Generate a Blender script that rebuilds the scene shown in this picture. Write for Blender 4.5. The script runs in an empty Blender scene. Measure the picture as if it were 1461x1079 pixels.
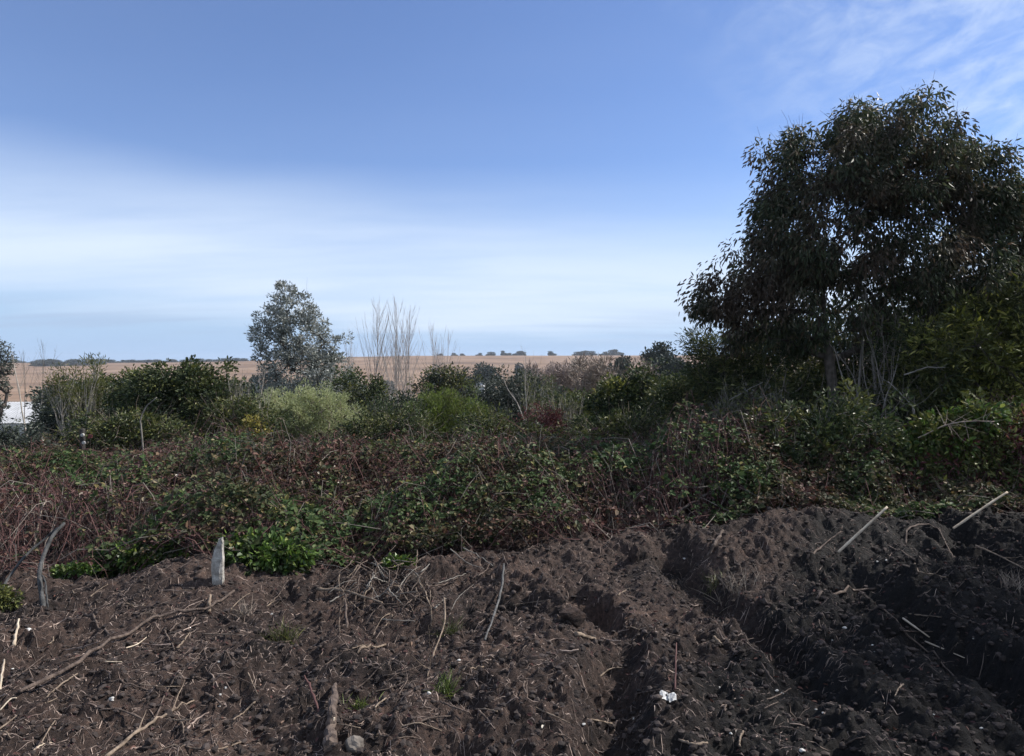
import bpy, math, random
import numpy as np
random.seed(7)
rng = np.random.default_rng(7)
S = bpy.context.scene
COL = S.collection
R_ = math.radians

# ---------------------------------------------------------------- camera maths
F = 1055.0; CX, CY = 730.5, 539.5; PITCH = R_(1.0); EYE = 1.7
cp, sp = math.cos(PITCH), math.sin(PITCH)
def ray(px, py):
    u = (px-CX)/F; v = (CY-py)/F
    return np.array([u, cp+v*sp, -sp+v*cp])
def at(px, py, Y):
    d = ray(px, py); return np.array([0, 0, EYE]) + d*(Y/d[1])

# ---------------------------------------------------------------- noise
_tab = np.random.default_rng(11).random(65536)
def _h(ix, iy, s):
    return _tab[((ix*73856093) ^ (iy*19349663) ^ (s*83492791)) & 65535]
def vnoise(x, y, s=0):
    x = np.asarray(x, float); y = np.asarray(y, float)
    ix = np.floor(x).astype(np.int64); iy = np.floor(y).astype(np.int64)
    fx = x-ix; fy = y-iy
    fx = fx*fx*(3-2*fx); fy = fy*fy*(3-2*fy)
    a = _h(ix, iy, s); b = _h(ix+1, iy, s); c = _h(ix, iy+1, s); d = _h(ix+1, iy+1, s)
    return (a+(b-a)*fx)*(1-fy)+(c+(d-c)*fx)*fy
def fbm(x, y, s=0, o=4):
    t = 0; a = .5
    for k in range(o):
        t = t+a*(vnoise(x*2**k, y*2**k, s+k*17)-.5); a *= .5
    return t*2
def clods(x, y, cell, s, keep=.6):
    x = np.asarray(x, float)/cell; y = np.asarray(y, float)/cell
    ix = np.floor(x).astype(np.int64); iy = np.floor(y).astype(np.int64)
    best = np.zeros_like(x)
    for a in (-1, 0, 1):
        for b in (-1, 0, 1):
            cx = ix+a; cy = iy+b
            px = cx+_h(cx, cy, s); py = cy+_h(cx, cy, s+1)
            r = .35+.5*_h(cx, cy, s+2)
            an = _h(cx, cy, s+3)*3.14; q = .65+.5*_h(cx, cy, s+5)
            dx = x-px; dy = y-py
            ex = (dx*np.cos(an)+dy*np.sin(an))*q; ey = (-dx*np.sin(an)+dy*np.cos(an))/q
            d = np.sqrt(ex*ex+ey*ey)/r
            hgt = np.where(_h(cx, cy, s+4) < keep, np.sqrt(np.clip(1-d*d, 0, 1))*r, 0)
            best = np.maximum(best, hgt)
    return best*cell
def sstep(a, b, x):
    t = np.clip((np.asarray(x, float)-a)/(b-a), 0, 1); return t*t*(3-2*t)

# ---------------------------------------------------------------- ground shape
def edge(x):   # far edge of the dug soil
    return np.interp(x, [-7, -4, -2.2, -1, 0, 1.2, 3, 5, 9], [5.6, 5.75, 5.85, 6.1, 6.3, 6.75, 6.95, 7.1, 7.3]) + .18*fbm(np.asarray(x)*1.3, np.asarray(x)*0+3.3, 91, 2)
def H(x, y):
    x = np.asarray(x, float); y = np.asarray(y, float)
    z = .16*sstep(-.5, 3.5, x)*sstep(3.8, 6.8, y)
    z = z+.16*fbm(x*.9, y*.8, 1, 3)
    wob = .34*fbm(y*.7, x*.3, 5, 4)+.05*fbm(y*4, x*2, 6, 2)
    def rut(xc, w, d, y0, y1, sl=0.0):
        c = xc+sl*(y-4.5)+wob
        m = sstep(y0-.4, y0+.4, y)*(1-sstep(y1-.5, y1+.3, y))
        q = (x-c)/w
        brk = .1+1.5*vnoise(x*1.1+7*xc, y*1.3, 88)
        return m*d*brk*(-np.exp(-q*q*q*q)+.3*np.exp(-((x-c-1.9*w)/(1.0*w))**2)+.2*np.exp(-((x-c+1.9*w)/(1.0*w))**2))
    z = z+rut(.42, .14, .17, -2, 5.6, -.02)+rut(1.42, .15, .12, 3.6, 7.0, -.04)+rut(2.45, .22, .12, -2, 5.9, -.08)
    z = z+rut(-1.38, .16, .10, -2, 5.0, -.18)+rut(-.35, .12, .04, -2, 4.9, -.05)+rut(3.5, .22, .13, 3.8, 6.6, .06)+rut(-3.0, .2, .06, -2, 5, .1)
    u = x-.7*(y-3.2)
    z = z+.035*sstep(.5, 1.3, u)*np.sin((x+.08*y)*18+3*fbm(x*1.2, y*1.2, 71, 3))*(.4+vnoise(x*2, y*2, 72))
    # berm along the bramble edge
    e = edge(x)
    z = z+.11*np.exp(-((y-e+.25)/.33)**2)*(.55+.9*vnoise(x*1.6, y*.4, 40))
    z = z+.12*np.exp(-((x-1.25)/.35)**2-((y-6.5)/.5)**2)+.10*np.exp(-((x-2.4)/.5)**2-((y-6.6)/.5)**2)
    z = z+.10*np.exp(-((x+2.42)/.25)**2-((y-5.6)/.25)**2)
    rough = .55+.6*vnoise(x*.9, y*.9, 61)
    z = z+rough*(.11*fbm(x*2.6, y*2.6, 7, 6) + .22*clods(x, y, .24, 20, .3)*(.4+1.2*vnoise(x*22, y*22, 3)) + .42*clods(x+3, y, .10, 30, .4)*(.3+1.4*vnoise(x*45, y*45, 4)) + .6*clods(x, y+5, .045, 50, .5) + .030*fbm(x*20, y*20, 33, 4) + .02*np.clip(fbm(x*9, y*9, 35, 3)-.1, 0, 1))
    return z
_TY = [-60, 8, 9.5, 12, 16, 25, 40, 80, 150, 300, 500]
_TZ = [-.1, -.05, -.05, -.15, -.9, -2.4, -4.6, -8, -11.3, -11, -7]
def crest(x):
    return np.interp(x, [-700, -430, -300, -200, -110, 200, 330, 700], [4.2, 4.6, 6.5, 11.2, 13.0, 13.2, 12.4, 9])
def T(x, y):
    x = np.asarray(x, float); y = np.asarray(y, float)
    z = np.interp(y, _TY, _TZ)
    c = crest(x)
    z = np.where(y > 500, -7+(c+7)*np.sin(np.clip((y-500)/400, 0, 1)*math.pi/2)**1.15, z)
    z = np.where(y > 900, c-(y-900)*.03, z)
    z = z+np.clip((y-12)/40, 0, 1)*1.0*fbm(x*.02, y*.02, 77, 3)*np.where(y > 700, .35, 1)
    return z
SX0, SX1, SY1 = -7.0, 9.0, 9.0
def G(x, y):
    x = np.asarray(x, float); y = np.asarray(y, float)
    ins = (x > SX0) & (x < SX1) & (y < SY1)
    return np.where(ins, H(x, y)*(1-sstep(8.0, 8.9, y))-.05*sstep(8, 8.9, y), T(x, y))
def hit(px, py):
    d = ray(px, py)
    t = np.arange(1.5, 14, .01); p = np.array([0, 0, EYE])+t[:, None]*d
    b = p[:, 2] < G(p[:, 0], p[:, 1])
    i = int(np.argmax(b)) if b.any() else len(t)-1
    return p[i]

# ---------------------------------------------------------------- mesh helpers
class MB:
    def __init__(s): s.V = []; s.Fc = []; s.M = []; s.n = 0; s.sm = []
    def add(s, V, Fq, mat=0, smooth=False):
        V = np.asarray(V, np.float32).reshape(-1, 3); Fq = np.asarray(Fq, np.int32)
        if len(Fq) == 0: return
        s.V.append(V); s.Fc.append(Fq+s.n); s.n += len(V)
        s.M.append(np.full(len(Fq), mat, np.int32)); s.sm.append(np.full(len(Fq), smooth, bool))
    def build(s, name, mats, parent=None, loc=None):
        me = bpy.data.meshes.new(name)
        V = np.concatenate(s.V)
        if parent is not None and loc is None: loc = parent['_o'] if '_o' in parent else (0, 0, 0)
        if loc is not None: V = V-np.asarray(loc, np.float32)
        me.vertices.add(len(V)); me.vertices.foreach_set('co', V.astype(np.float32).ravel())
        ls = np.concatenate([np.full(len(f), f.shape[1], np.int32) for f in s.Fc])
        li = np.concatenate([f.ravel() for f in s.Fc])
        me.loops.add(len(li)); me.loops.foreach_set('vertex_index', li)
        me.polygons.add(len(ls))
        st = np.concatenate([[0], np.cumsum(ls)[:-1]]).astype(np.int32)
        me.polygons.foreach_set('loop_start', st)
        me.polygons.foreach_set('material_index', np.concatenate(s.M))
        me.polygons.foreach_set('use_smooth', np.concatenate(s.sm))
        me.update(calc_edges=True)
        for m in (mats if isinstance(mats, (list, tuple)) else [mats]): me.materials.append(m)
        o = bpy.data.objects.new(name, me); COL.objects.link(o)
        if parent is not None: o.parent = parent
        elif loc is not None: o.location = loc
        return o
def nz(v): return v/np.maximum(np.linalg.norm(v, axis=-1, keepdims=True), 1e-9)
def tubes(P, r, k=5):
    """P (N,m,3) paths, r (N,m) radii -> verts, quads"""
    P = np.asarray(P, float); r = np.asarray(r, float)
    N, m, _ = P.shape
    t = np.empty_like(P); t[:, 1:-1] = P[:, 2:]-P[:, :-2]; t[:, 0] = P[:, 1]-P[:, 0]; t[:, -1] = P[:, -1]-P[:, -2]
    t = nz(t)
    ref = np.where(np.abs(t[:, :1, 2:]) > .8, np.array([1., 0, 0]), np.array([0, 0, 1.]))
    a = nz(np.cross(t, np.broadcast_to(ref, t.shape))); b = np.cross(t, a)
    th = np.arange(k)/k*2*math.pi
    V = P[:, :, None]+r[:, :, None, None]*(np.cos(th)[:, None]*a[:, :, None]+np.sin(th)[:, None]*b[:, :, None])
    i = np.arange(N)[:, None, None]*m*k; j = np.arange(m-1)[None, :, None]*k; q = np.arange(k)[None, None, :]; q2 = (q+1) % k
    Fq = np.stack([i+j+q, i+j+q2, i+j+k+q2, i+j+k+q], -1).reshape(-1, 4)
    return V.reshape(-1, 3), Fq
def leaves(P, D, N, L, W, six=False, curl=.12, fold=.18):
    n = len(P); L = np.broadcast_to(L, n)[:, None]; W = np.broadcast_to(W, n)[:, None]
    D = nz(D); Sd = nz(np.cross(D, N)); N = np.cross(Sd, D)
    if not six:
        V = np.stack([P, P+D*L*.45+Sd*W*.5+N*W*fold, P+D*L-N*L*curl, P+D*L*.45-Sd*W*.5+N*W*fold], 1)
        return V.reshape(-1, 3), (np.arange(n)[:, None]*4+np.arange(4))
    V = np.stack([P, P+D*L*.28+Sd*W*.45+N*W*fold, P+D*L*.68+Sd*W*.4+N*(W*fold-L*curl*.5), P+D*L-N*L*curl,
                  P+D*L*.68-Sd*W*.4+N*(W*fold-L*curl*.5), P+D*L*.28-Sd*W*.45+N*W*fold], 1)
    o = np.arange(n)[:, None]*6
    return V.reshape(-1, 3), np.concatenate([o+np.array([0, 1, 2, 3]), o+np.array([0, 3, 4, 5])])
def rdir(n, g): return nz(g.normal(size=(n, 3)))
def tagit(o, label=None, cat=None, group=None, kind=None):
    if label: o['label'] = label
    if cat: o['category'] = cat
    if group: o['group'] = group
    if kind: o['kind'] = kind
    return o
def empty(name, loc, label, cat, group=None):
    o = bpy.data.objects.new(name, None); COL.objects.link(o)
    o.location = [float(v) for v in loc]; o.empty_display_size = .2
    o['_o'] = [float(v) for v in loc]
    return tagit(o, label, cat, group)
def copy_tree(o, loc, rz=0, sc=(1, 1, 1), label=None):
    c = o.copy(); COL.objects.link(c); c.location = [float(v) for v in loc]; c.rotation_euler = (0, 0, rz); c.scale = sc
    if label: c['label'] = label
    for ch in list(o.children):
        d = ch.copy(); COL.objects.link(d); d.parent = c
    return c

# ---------------------------------------------------------------- materials
def newmat(name):
    m = bpy.data.materials.new(name); m.use_nodes = True
    nt = m.node_tree; nt.nodes.clear()
    out = nt.nodes.new('ShaderNodeOutputMaterial')
    return m, nt, out
def ramp(nt, stops, interp='LINEAR'):
    r = nt.nodes.new('ShaderNodeValToRGB'); cr = r.color_ramp; cr.interpolation = interp
    while len(cr.elements) < len(stops): cr.elements.new(.5)
    for e, (p, c) in zip(cr.elements, stops): e.position = p; e.color = (*c, 1)
    return r
def leafmat(name, stops, rough=.5, trans=.25, alt=None, altscale=1.2, spec=.4):
    m, nt, out = newmat(name); L = nt.links
    g = nt.nodes.new('ShaderNodeNewGeometry')
    r = ramp(nt, stops); L.new(g.outputs['Random Per Island'], r.inputs[0]); c = r.outputs[0]
    no = nt.nodes.new('ShaderNodeTexNoise'); no.inputs['Scale'].default_value = altscale; no.inputs['Detail'].default_value = 3
    L.new(g.outputs['Position'], no.inputs['Vector'])
    if alt:
        r2 = ramp(nt, alt); L.new(g.outputs['Random Per Island'], r2.inputs[0])
        k = ramp(nt, [(.44, (0, 0, 0)), (.6, (1, 1, 1))]); L.new(no.outputs['Fac'], k.inputs[0])
        mx = nt.nodes.new('ShaderNodeMixRGB'); L.new(k.outputs[0], mx.inputs[0]); L.new(c, mx.inputs[1]); L.new(r2.outputs[0], mx.inputs[2]); c = mx.outputs[0]
    b = nt.nodes.new('ShaderNodeBsdfPrincipled'); b.inputs['Roughness'].default_value = rough
    b.inputs['Specular IOR Level'].default_value = spec
    L.new(c, b.inputs['Base Color'])
    if trans > 0:
        t = nt.nodes.new('ShaderNodeBsdfTranslucent'); L.new(c, t.inputs['Color'])
        ms = nt.nodes.new('ShaderNodeMixShader'); ms.inputs[0].default_value = trans
        L.new(b.outputs[0], ms.inputs[1]); L.new(t.outputs[0], ms.inputs[2]); L.new(ms.outputs[0], out.inputs[0])
    else: L.new(b.outputs[0], out.inputs[0])
    return m
def barkmat(name, a, b_, scale=14, rough=.85, bump=.4, stretch=6):
    m, nt, out = newmat(name); L = nt.links
    g = nt.nodes.new('ShaderNodeNewGeometry')
    no = nt.nodes.new('ShaderNodeTexNoise'); no.inputs['Scale'].default_value = scale; no.inputs['Detail'].default_value = 6
    L.new(g.outputs['Position'], no.inputs['Vector'])
    r = ramp(nt, [(.3, a), (.7, b_)]); L.new(no.outputs['Fac'], r.inputs[0])
    hs = nt.nodes.new('ShaderNodeHueSaturation'); L.new(r.outputs[0], hs.inputs['Color'])
    mp = nt.nodes.new('ShaderNodeMapRange'); mp.inputs[3].default_value = .65; mp.inputs[4].default_value = 1.35
    L.new(g.outputs['Random Per Island'], mp.inputs[0]); L.new(mp.outputs[0], hs.inputs['Value'])
    b = nt.nodes.new('ShaderNodeBsdfPrincipled'); b.inputs['Roughness'].default_value = rough; b.inputs['Specular IOR Level'].default_value = .25
    L.new(hs.outputs[0], b.inputs['Base Color'])
    bu = nt.nodes.new('ShaderNodeBump'); bu.inputs['Strength'].default_value = bump; bu.inputs['Distance'].default_value = .01
    n2 = nt.nodes.new('ShaderNodeTexNoise'); n2.inputs['Scale'].default_value = scale*5; n2.inputs['Detail'].default_value = 5
    L.new(g.outputs['Position'], n2.inputs['Vector']); L.new(n2.outputs['Fac'], bu.inputs['Height']); L.new(bu.outputs[0], b.inputs['Normal'])
    L.new(b.outputs[0], out.inputs[0])
    return m

# soil
def soilmat():
    m, nt, out = newmat('dug soil'); L = nt.links
    g = nt.nodes.new('ShaderNodeNewGeometry')
    def noise(s, d=8, r=.6):
        n = nt.nodes.new('ShaderNodeTexNoise'); n.inputs['Scale'].default_value = s; n.inputs['Detail'].default_value = d; n.inputs['Roughness'].default_value = r
        L.new(g.outputs['Position'], n.inputs['Vector']); return n
    a = noise(1.1, 5); r1 = ramp(nt, [(.36, (.018, .013, .0115)), (.5, (.053, .036, .030)), (.66, (.094, .063, .051))]); L.new(a.outputs['Fac'], r1.inputs[0])
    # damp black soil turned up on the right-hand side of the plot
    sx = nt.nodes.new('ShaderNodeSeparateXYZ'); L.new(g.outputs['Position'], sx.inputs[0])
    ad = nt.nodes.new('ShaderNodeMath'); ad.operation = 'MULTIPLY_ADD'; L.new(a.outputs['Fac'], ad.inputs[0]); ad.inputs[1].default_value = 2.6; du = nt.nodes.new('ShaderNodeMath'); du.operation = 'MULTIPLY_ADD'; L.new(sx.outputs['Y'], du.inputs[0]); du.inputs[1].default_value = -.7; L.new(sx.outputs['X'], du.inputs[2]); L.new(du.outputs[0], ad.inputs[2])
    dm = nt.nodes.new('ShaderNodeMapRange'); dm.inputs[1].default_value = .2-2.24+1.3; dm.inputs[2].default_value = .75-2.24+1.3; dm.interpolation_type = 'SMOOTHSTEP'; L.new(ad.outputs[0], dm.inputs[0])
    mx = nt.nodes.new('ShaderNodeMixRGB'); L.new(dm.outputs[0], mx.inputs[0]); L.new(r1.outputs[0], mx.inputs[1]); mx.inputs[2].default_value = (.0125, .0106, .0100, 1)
    f = noise(28, 8, .7); r2 = ramp(nt, [(.3, (.25, .25, .25)), (.52, (1, 1, 1)), (.70, (1.9, 1.75, 1.6))]); L.new(f.outputs['Fac'], r2.inputs[0])
    mu = nt.nodes.new('ShaderNodeMixRGB'); mu.blend_type = 'MULTIPLY'; mu.inputs[0].default_value = 1
    L.new(mx.outputs[0], mu.inputs[1]); L.new(r2.outputs[0], mu.inputs[2])
    # tiny pale fibres
    v = nt.nodes.new('ShaderNodeTexVoronoi'); v.inputs['Scale'].default_value = 60; L.new(g.outputs['Position'], v.inputs['Vector'])
    r3 = ramp(nt, [(.0, (1, 1, 1)), (.10, (0, 0, 0))]); L.new(v.outputs['Distance'], r3.inputs[0])
    ms = nt.nodes.new('ShaderNodeMath'); ms.operation = 'MULTIPLY'; L.new(r3.outputs[0], ms.inputs[0])
    r4 = ramp(nt, [(.55, (0, 0, 0)), (.62, (.55, .55, .55))]); n4 = noise(6, 4); L.new(n4.outputs['Fac'], r4.inputs[0]); L.new(r4.outputs[0], ms.inputs[1])
    m2 = nt.nodes.new('ShaderNodeMixRGB'); L.new(ms.outputs[0], m2.inputs[0]); L.new(mu.outputs[0], m2.inputs[1]); m2.inputs[2].default_value = (.16, .13, .11, 1)
    b = nt.nodes.new('ShaderNodeBsdfPrincipled'); b.inputs['Roughness'].default_value = .88; b.inputs['Specular IOR Level'].default_value = .25
    L.new(m2.outputs[0], b.inputs['Base Color'])
    bn = noise(45, 9, .72); bu = nt.nodes.new('ShaderNodeBump'); bu.inputs['Strength'].default_value = 1.0; bu.inputs['Distance'].default_value = .035
    L.new(bn.outputs['Fac'], bu.inputs['Height'])
    bn2 = noise(140, 6, .7); bu2 = nt.nodes.new('ShaderNodeBump'); bu2.inputs['Strength'].default_value = .9; bu2.inputs['Distance'].default_value = .010
    L.new(bn2.outputs['Fac'], bu2.inputs['Height']); L.new(bu.outputs[0], bu2.inputs['Normal']); L.new(bu2.outputs[0], b.inputs['Normal'])
    L.new(b.outputs[0], out.inputs[0])
    return m
def terrainmat():
    m, nt, out = newmat('far land'); L = nt.links
    g = nt.nodes.new('ShaderNodeNewGeometry'); sx = nt.nodes.new('ShaderNodeSeparateXYZ'); L.new(g.outputs['Position'], sx.inputs[0])
    def noise(s, d=5):
        n = nt.nodes.new('ShaderNodeTexNoise'); n.inputs['Scale'].default_value = s; n.inputs['Detail'].default_value = d
        L.new(g.outputs['Position'], n.inputs['Vector']); return n
    scrub = ramp(nt, [(.3, (.02, .025, .012)), (.7, (.06, .06, .03))]); L.new(noise(.4).outputs['Fac'], scrub.inputs[0])
    field = ramp(nt, [(.3, (.13, .085, .056)), (.5, (.21, .138, .09)), (.7, (.27, .19, .132))]); fn = noise(1, 7); L.new(fn.outputs['Fac'], field.inputs[0]); fm = nt.nodes.new('ShaderNodeMapping'); fm.inputs['Scale'].default_value = (.012, .03, .05); L.new(g.outputs['Position'], fm.inputs[0]); L.new(fm.outputs[0], fn.inputs['Vector'])
    fine = ramp(nt, [(.3, (.8, .8, .8)), (.7, (1.15, 1.12, 1.08))]); L.new(noise(.15, 6).outputs['Fac'], fine.inputs[0])
    mu = nt.nodes.new('ShaderNodeMixRGB'); mu.blend_type = 'MULTIPLY'; mu.inputs[0].default_value = 1; L.new(field.outputs[0], mu.inputs[1]); L.new(fine.outputs[0], mu.inputs[2])
    ad = nt.nodes.new('ShaderNodeMath'); ad.operation = 'MULTIPLY_ADD'; L.new(noise(.01).outputs['Fac'], ad.inputs[0]); ad.inputs[1].default_value = 160; L.new(sx.outputs['Y'], ad.inputs[2])
    mp = nt.nodes.new('ShaderNodeMapRange'); mp.inputs[1].default_value = 330; mp.inputs[2].default_value = 350; L.new(ad.outputs[0], mp.inputs[0])
    mx = nt.nodes.new('ShaderNodeMixRGB'); L.new(mp.outputs[0], mx.inputs[0]); L.new(scrub.outputs[0], mx.inputs[1]); L.new(mu.outputs[0], mx.inputs[2])
    b = nt.nodes.new('ShaderNodeBsdfPrincipled'); b.inputs['Roughness'].default_value = .95; b.inputs['Specular IOR Level'].default_value = .1
    L.new(mx.outputs[0], b.inputs['Base Color']); L.new(b.outputs[0], out.inputs[0])
    return m
M = {}
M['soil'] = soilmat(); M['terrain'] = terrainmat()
M['euc'] = leafmat('dark tree leaves', [(0, (.024, .034, .018)), (.5, (.045, .060, .028)), (.82, (.065, .078, .034)), (.93, (.11, .070, .042)), (1, (.13, .13, .09))], .5, .3, alt=[(0, (.035, .026, .018)), (.6, (.06, .042, .028)), (1, (.11, .075, .05))], altscale=.9, spec=.3)
M['euc2'] = leafmat('brownish tree leaves', [(0, (.024, .028, .018)), (.6, (.045, .046, .028)), (1, (.10, .085, .06))], .45, .12)
M['silver'] = leafmat('silver leaves', [(0, (.11, .12, .10)), (.5, (.21, .225, .20)), (.85, (.34, .355, .33)), (1, (.5, .5, .48))], .45, .25)
M['bramble'] = leafmat('bramble leaves', [(0, (.022, .042, .014)), (.5, (.046, .082, .024)), (.82, (.078, .112, .034)), (.92, (.12, .14, .06)), (.97, (.20, .17, .05)), (1, (.22, .19, .12))], .62, .25, spec=.22, alt=[(0, (.03, .024, .016)), (.5, (.045, .045, .02)), (.75, (.085, .032, .026)), (.96, (.12, .06, .04)), (1, (.24, .19, .13))], altscale=.8)
M['deadleaf'] = leafmat('withered leaves', [(0, (.04, .016, .016)), (.6, (.075, .030, .026)), (.92, (.11, .05, .036)), (.985, (.20, .13, .09)), (1, (.55, .5, .42))], .7, .15)
M['brightleaf'] = leafmat('fresh green leaves', [(0, (.03, .06, .012)), (.5, (.06, .11, .02)), (.85, (.11, .17, .03)), (1, (.22, .26, .06))], .45, .3)
M['olive'] = leafmat('olive leaves', [(0, (.04, .05, .014)), (.5, (.075, .085, .022)), (.85, (.12, .13, .032)), (1, (.22, .21, .07))], .5, .25)
M['yellowgreen'] = leafmat('yellow green leaves', [(0, (.07, .085, .014)), (.5, (.15, .165, .028)), (.85, (.25, .25, .045)), (1, (.42, .38, .12))], .5, .3, alt=[(0, (.03, .04, .012)), (1, (.07, .08, .025))], altscale=1.5)
M['darkgreen'] = leafmat('dark green leaves', [(0, (.018, .03, .014)), (.5, (.035, .052, .02)), (.85, (.065, .085, .03)), (1, (.12, .13, .06))], .6, .25, spec=.25)
M['bluegreen'] = leafmat('grey green leaves', [(0, (.02, .03, .02)), (.5, (.04, .052, .036)), (.85, (.07, .08, .058)), (1, (.14, .15, .12))], .55, .15)
M['sage'] = leafmat('pale sage leaves', [(0, (.21, .23, .10)), (.5, (.35, .38, .18)), (.85, (.46, .49, .26)), (1, (.58, .58, .38))], .6, .3)
M['broom'] = leafmat('bright broom leaves', [(0, (.07, .10, .018)), (.5, (.13, .175, .03)), (1, (.22, .27, .06))], .5, .3)
M['crimson'] = leafmat('crimson twig leaves', [(0, (.05, .012, .016)), (.6, (.10, .025, .03)), (1, (.2, .08, .06))], .6, .2)
M['yellow'] = leafmat('yellow leaves', [(0, (.10, .10, .02)), (.6, (.22, .19, .03)), (1, (.4, .33, .10))], .6, .3)
M['dry'] = leafmat('dry pale twigs', [(0, (.10, .075, .06)), (.5, (.20, .155, .125)), (1, (.34, .29, .23))], .8, .1)
M['dryred'] = leafmat('dry pinkish twigs', [(0, (.13, .10, .09)), (.5, (.23, .18, .16)), (1, (.36, .29, .26))], .8, .1)
M['far'] = leafmat('far tree leaves', [(0, (.03, .04, .03)), (.6, (.055, .066, .048)), (1, (.09, .10, .075))], .7, 0)
M['fargrey'] = leafmat('far scrub leaves', [(0, (.05, .055, .04)), (.6, (.09, .09, .07)), (1, (.15, .14, .12))], .8, 0)
M['bark'] = barkmat('brown bark', (.03, .024, .02), (.08, .065, .055))
M['barkgrey'] = barkmat('grey bark', (.10, .09, .08), (.22, .20, .175))
M['barkpale'] = barkmat('pale bark', (.24, .21, .18), (.42, .38, .33))
M['barktan'] = barkmat('tan bark', (.19, .145, .115), (.33, .27, .22))
M['barkpop'] = barkmat('poplar bark', (.26, .225, .20), (.42, .37, .34))
M['cane'] = barkmat('bramble canes', (.05, .022, .022), (.125, .066, .058), 5)
M['canegrey'] = barkmat('dead canes', (.12, .10, .085), (.24, .205, .175), 5)
M['finetwig'] = barkmat('fine dead twigs', (.07, .045, .038), (.21, .155, .13), 3)
M['stickdark'] = barkmat('dark grey branch', (.025, .025, .025), (.08, .08, .079), 25, bump=.9)
M['barkmid'] = barkmat('grey brown bark', (.04, .034, .028), (.12, .10, .085), 14, bump=.8)
M['stick'] = barkmat('weathered sticks', (.035, .025, .021), (.14, .105, .085), 25, bump=.9)
M['stickpale'] = barkmat('split pale wood', (.28, .22, .16), (.52, .44, .34), 9)
M['sticktan'] = barkmat('tan straw wood', (.08, .058, .042), (.26, .20, .15), 25, bump=.8)
M['stickgrey'] = barkmat('slate grey branch', (.045, .044, .043), (.13, .128, .125), 25, bump=.9)
M['white'] = barkmat('whitewashed timber', (.16, .145, .125), (.46, .44, .40), 26, bump=.9)
M['stone'] = barkmat('stone', (.035, .03, .027), (.13, .112, .096), 14)
M['palestone'] = barkmat('pale stone', (.22, .21, .19), (.5, .48, .45), 9)
M['clod'] = barkmat('soil clods', (.02, .016, .015), (.058, .045, .04), 8, .95, .9)
M['chip'] = barkmat('wood chips', (.06, .040, .034), (.40, .31, .26), 11)
M['paper'] = barkmat('white litter', (.32, .31, .30), (.60, .59, .57), 40, .8, .3)
M['roof'] = barkmat('pale shed roof', (.30, .30, .30), (.46, .46, .46), .6, .6, .05)
M['wall'] = barkmat('shed wall', (.35, .34, .32), (.5, .49, .47), .6, .8, .05)
M['post'] = barkmat('dark post', (.02, .018, .018), (.05, .045, .04))
M['red'] = barkmat('red tag', (.09, .025, .025), (.17, .05, .045))

# ---------------------------------------------------------------- setting: soil and terrain
def grid(xs, ys, fz, name, mat):
    X, Y = np.meshgrid(xs, ys); Z = fz(X, Y)
    V = np.stack([X, Y, Z], -1).reshape(-1, 3); nx = len(xs); ny = len(ys)
    i = (np.arange(ny-1)[:, None]*nx+np.arange(nx-1)).ravel()
    mb = MB(); mb.add(V, np.stack([i, i+1, i+1+nx, i+nx], -1), 0, True)
    o = mb.build(name, mat); tagit(o, kind='structure'); return o
xs = np.concatenate([np.arange(-7, -5, .05), np.arange(-5, 5.6, .0135), np.arange(5.6, 9.01, .05)])
ys = np.concatenate([np.arange(-1.5, 2.6, .06), np.arange(2.6, 5.2, .0125), np.arange(5.2, 7.6, .02), np.arange(7.6, 9.01, .08)])
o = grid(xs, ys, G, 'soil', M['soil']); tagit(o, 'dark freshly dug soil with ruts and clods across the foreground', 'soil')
def Tdip(x, y):
    z = T(x, y)
    ins = (x > SX0+.3) & (x < SX1-.3) & (y < SY1-.3)
    return np.where(ins, z-.5, z)
ty = np.concatenate([np.arange(-40, 8.4, 2), np.arange(8.4, 30, .4), np.geomspace(30, 2600, 170)])
tx = np.sort(np.concatenate([-np.geomspace(9, 2200, 90), np.arange(-8.6, 8.8, .6), np.geomspace(9, 2200, 90)]))
o = grid(tx, ty, Tdip, 'terrain', M['terrain']); tagit(o, 'valley and rising tan ploughed hillside reaching the horizon', 'hills')

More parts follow.
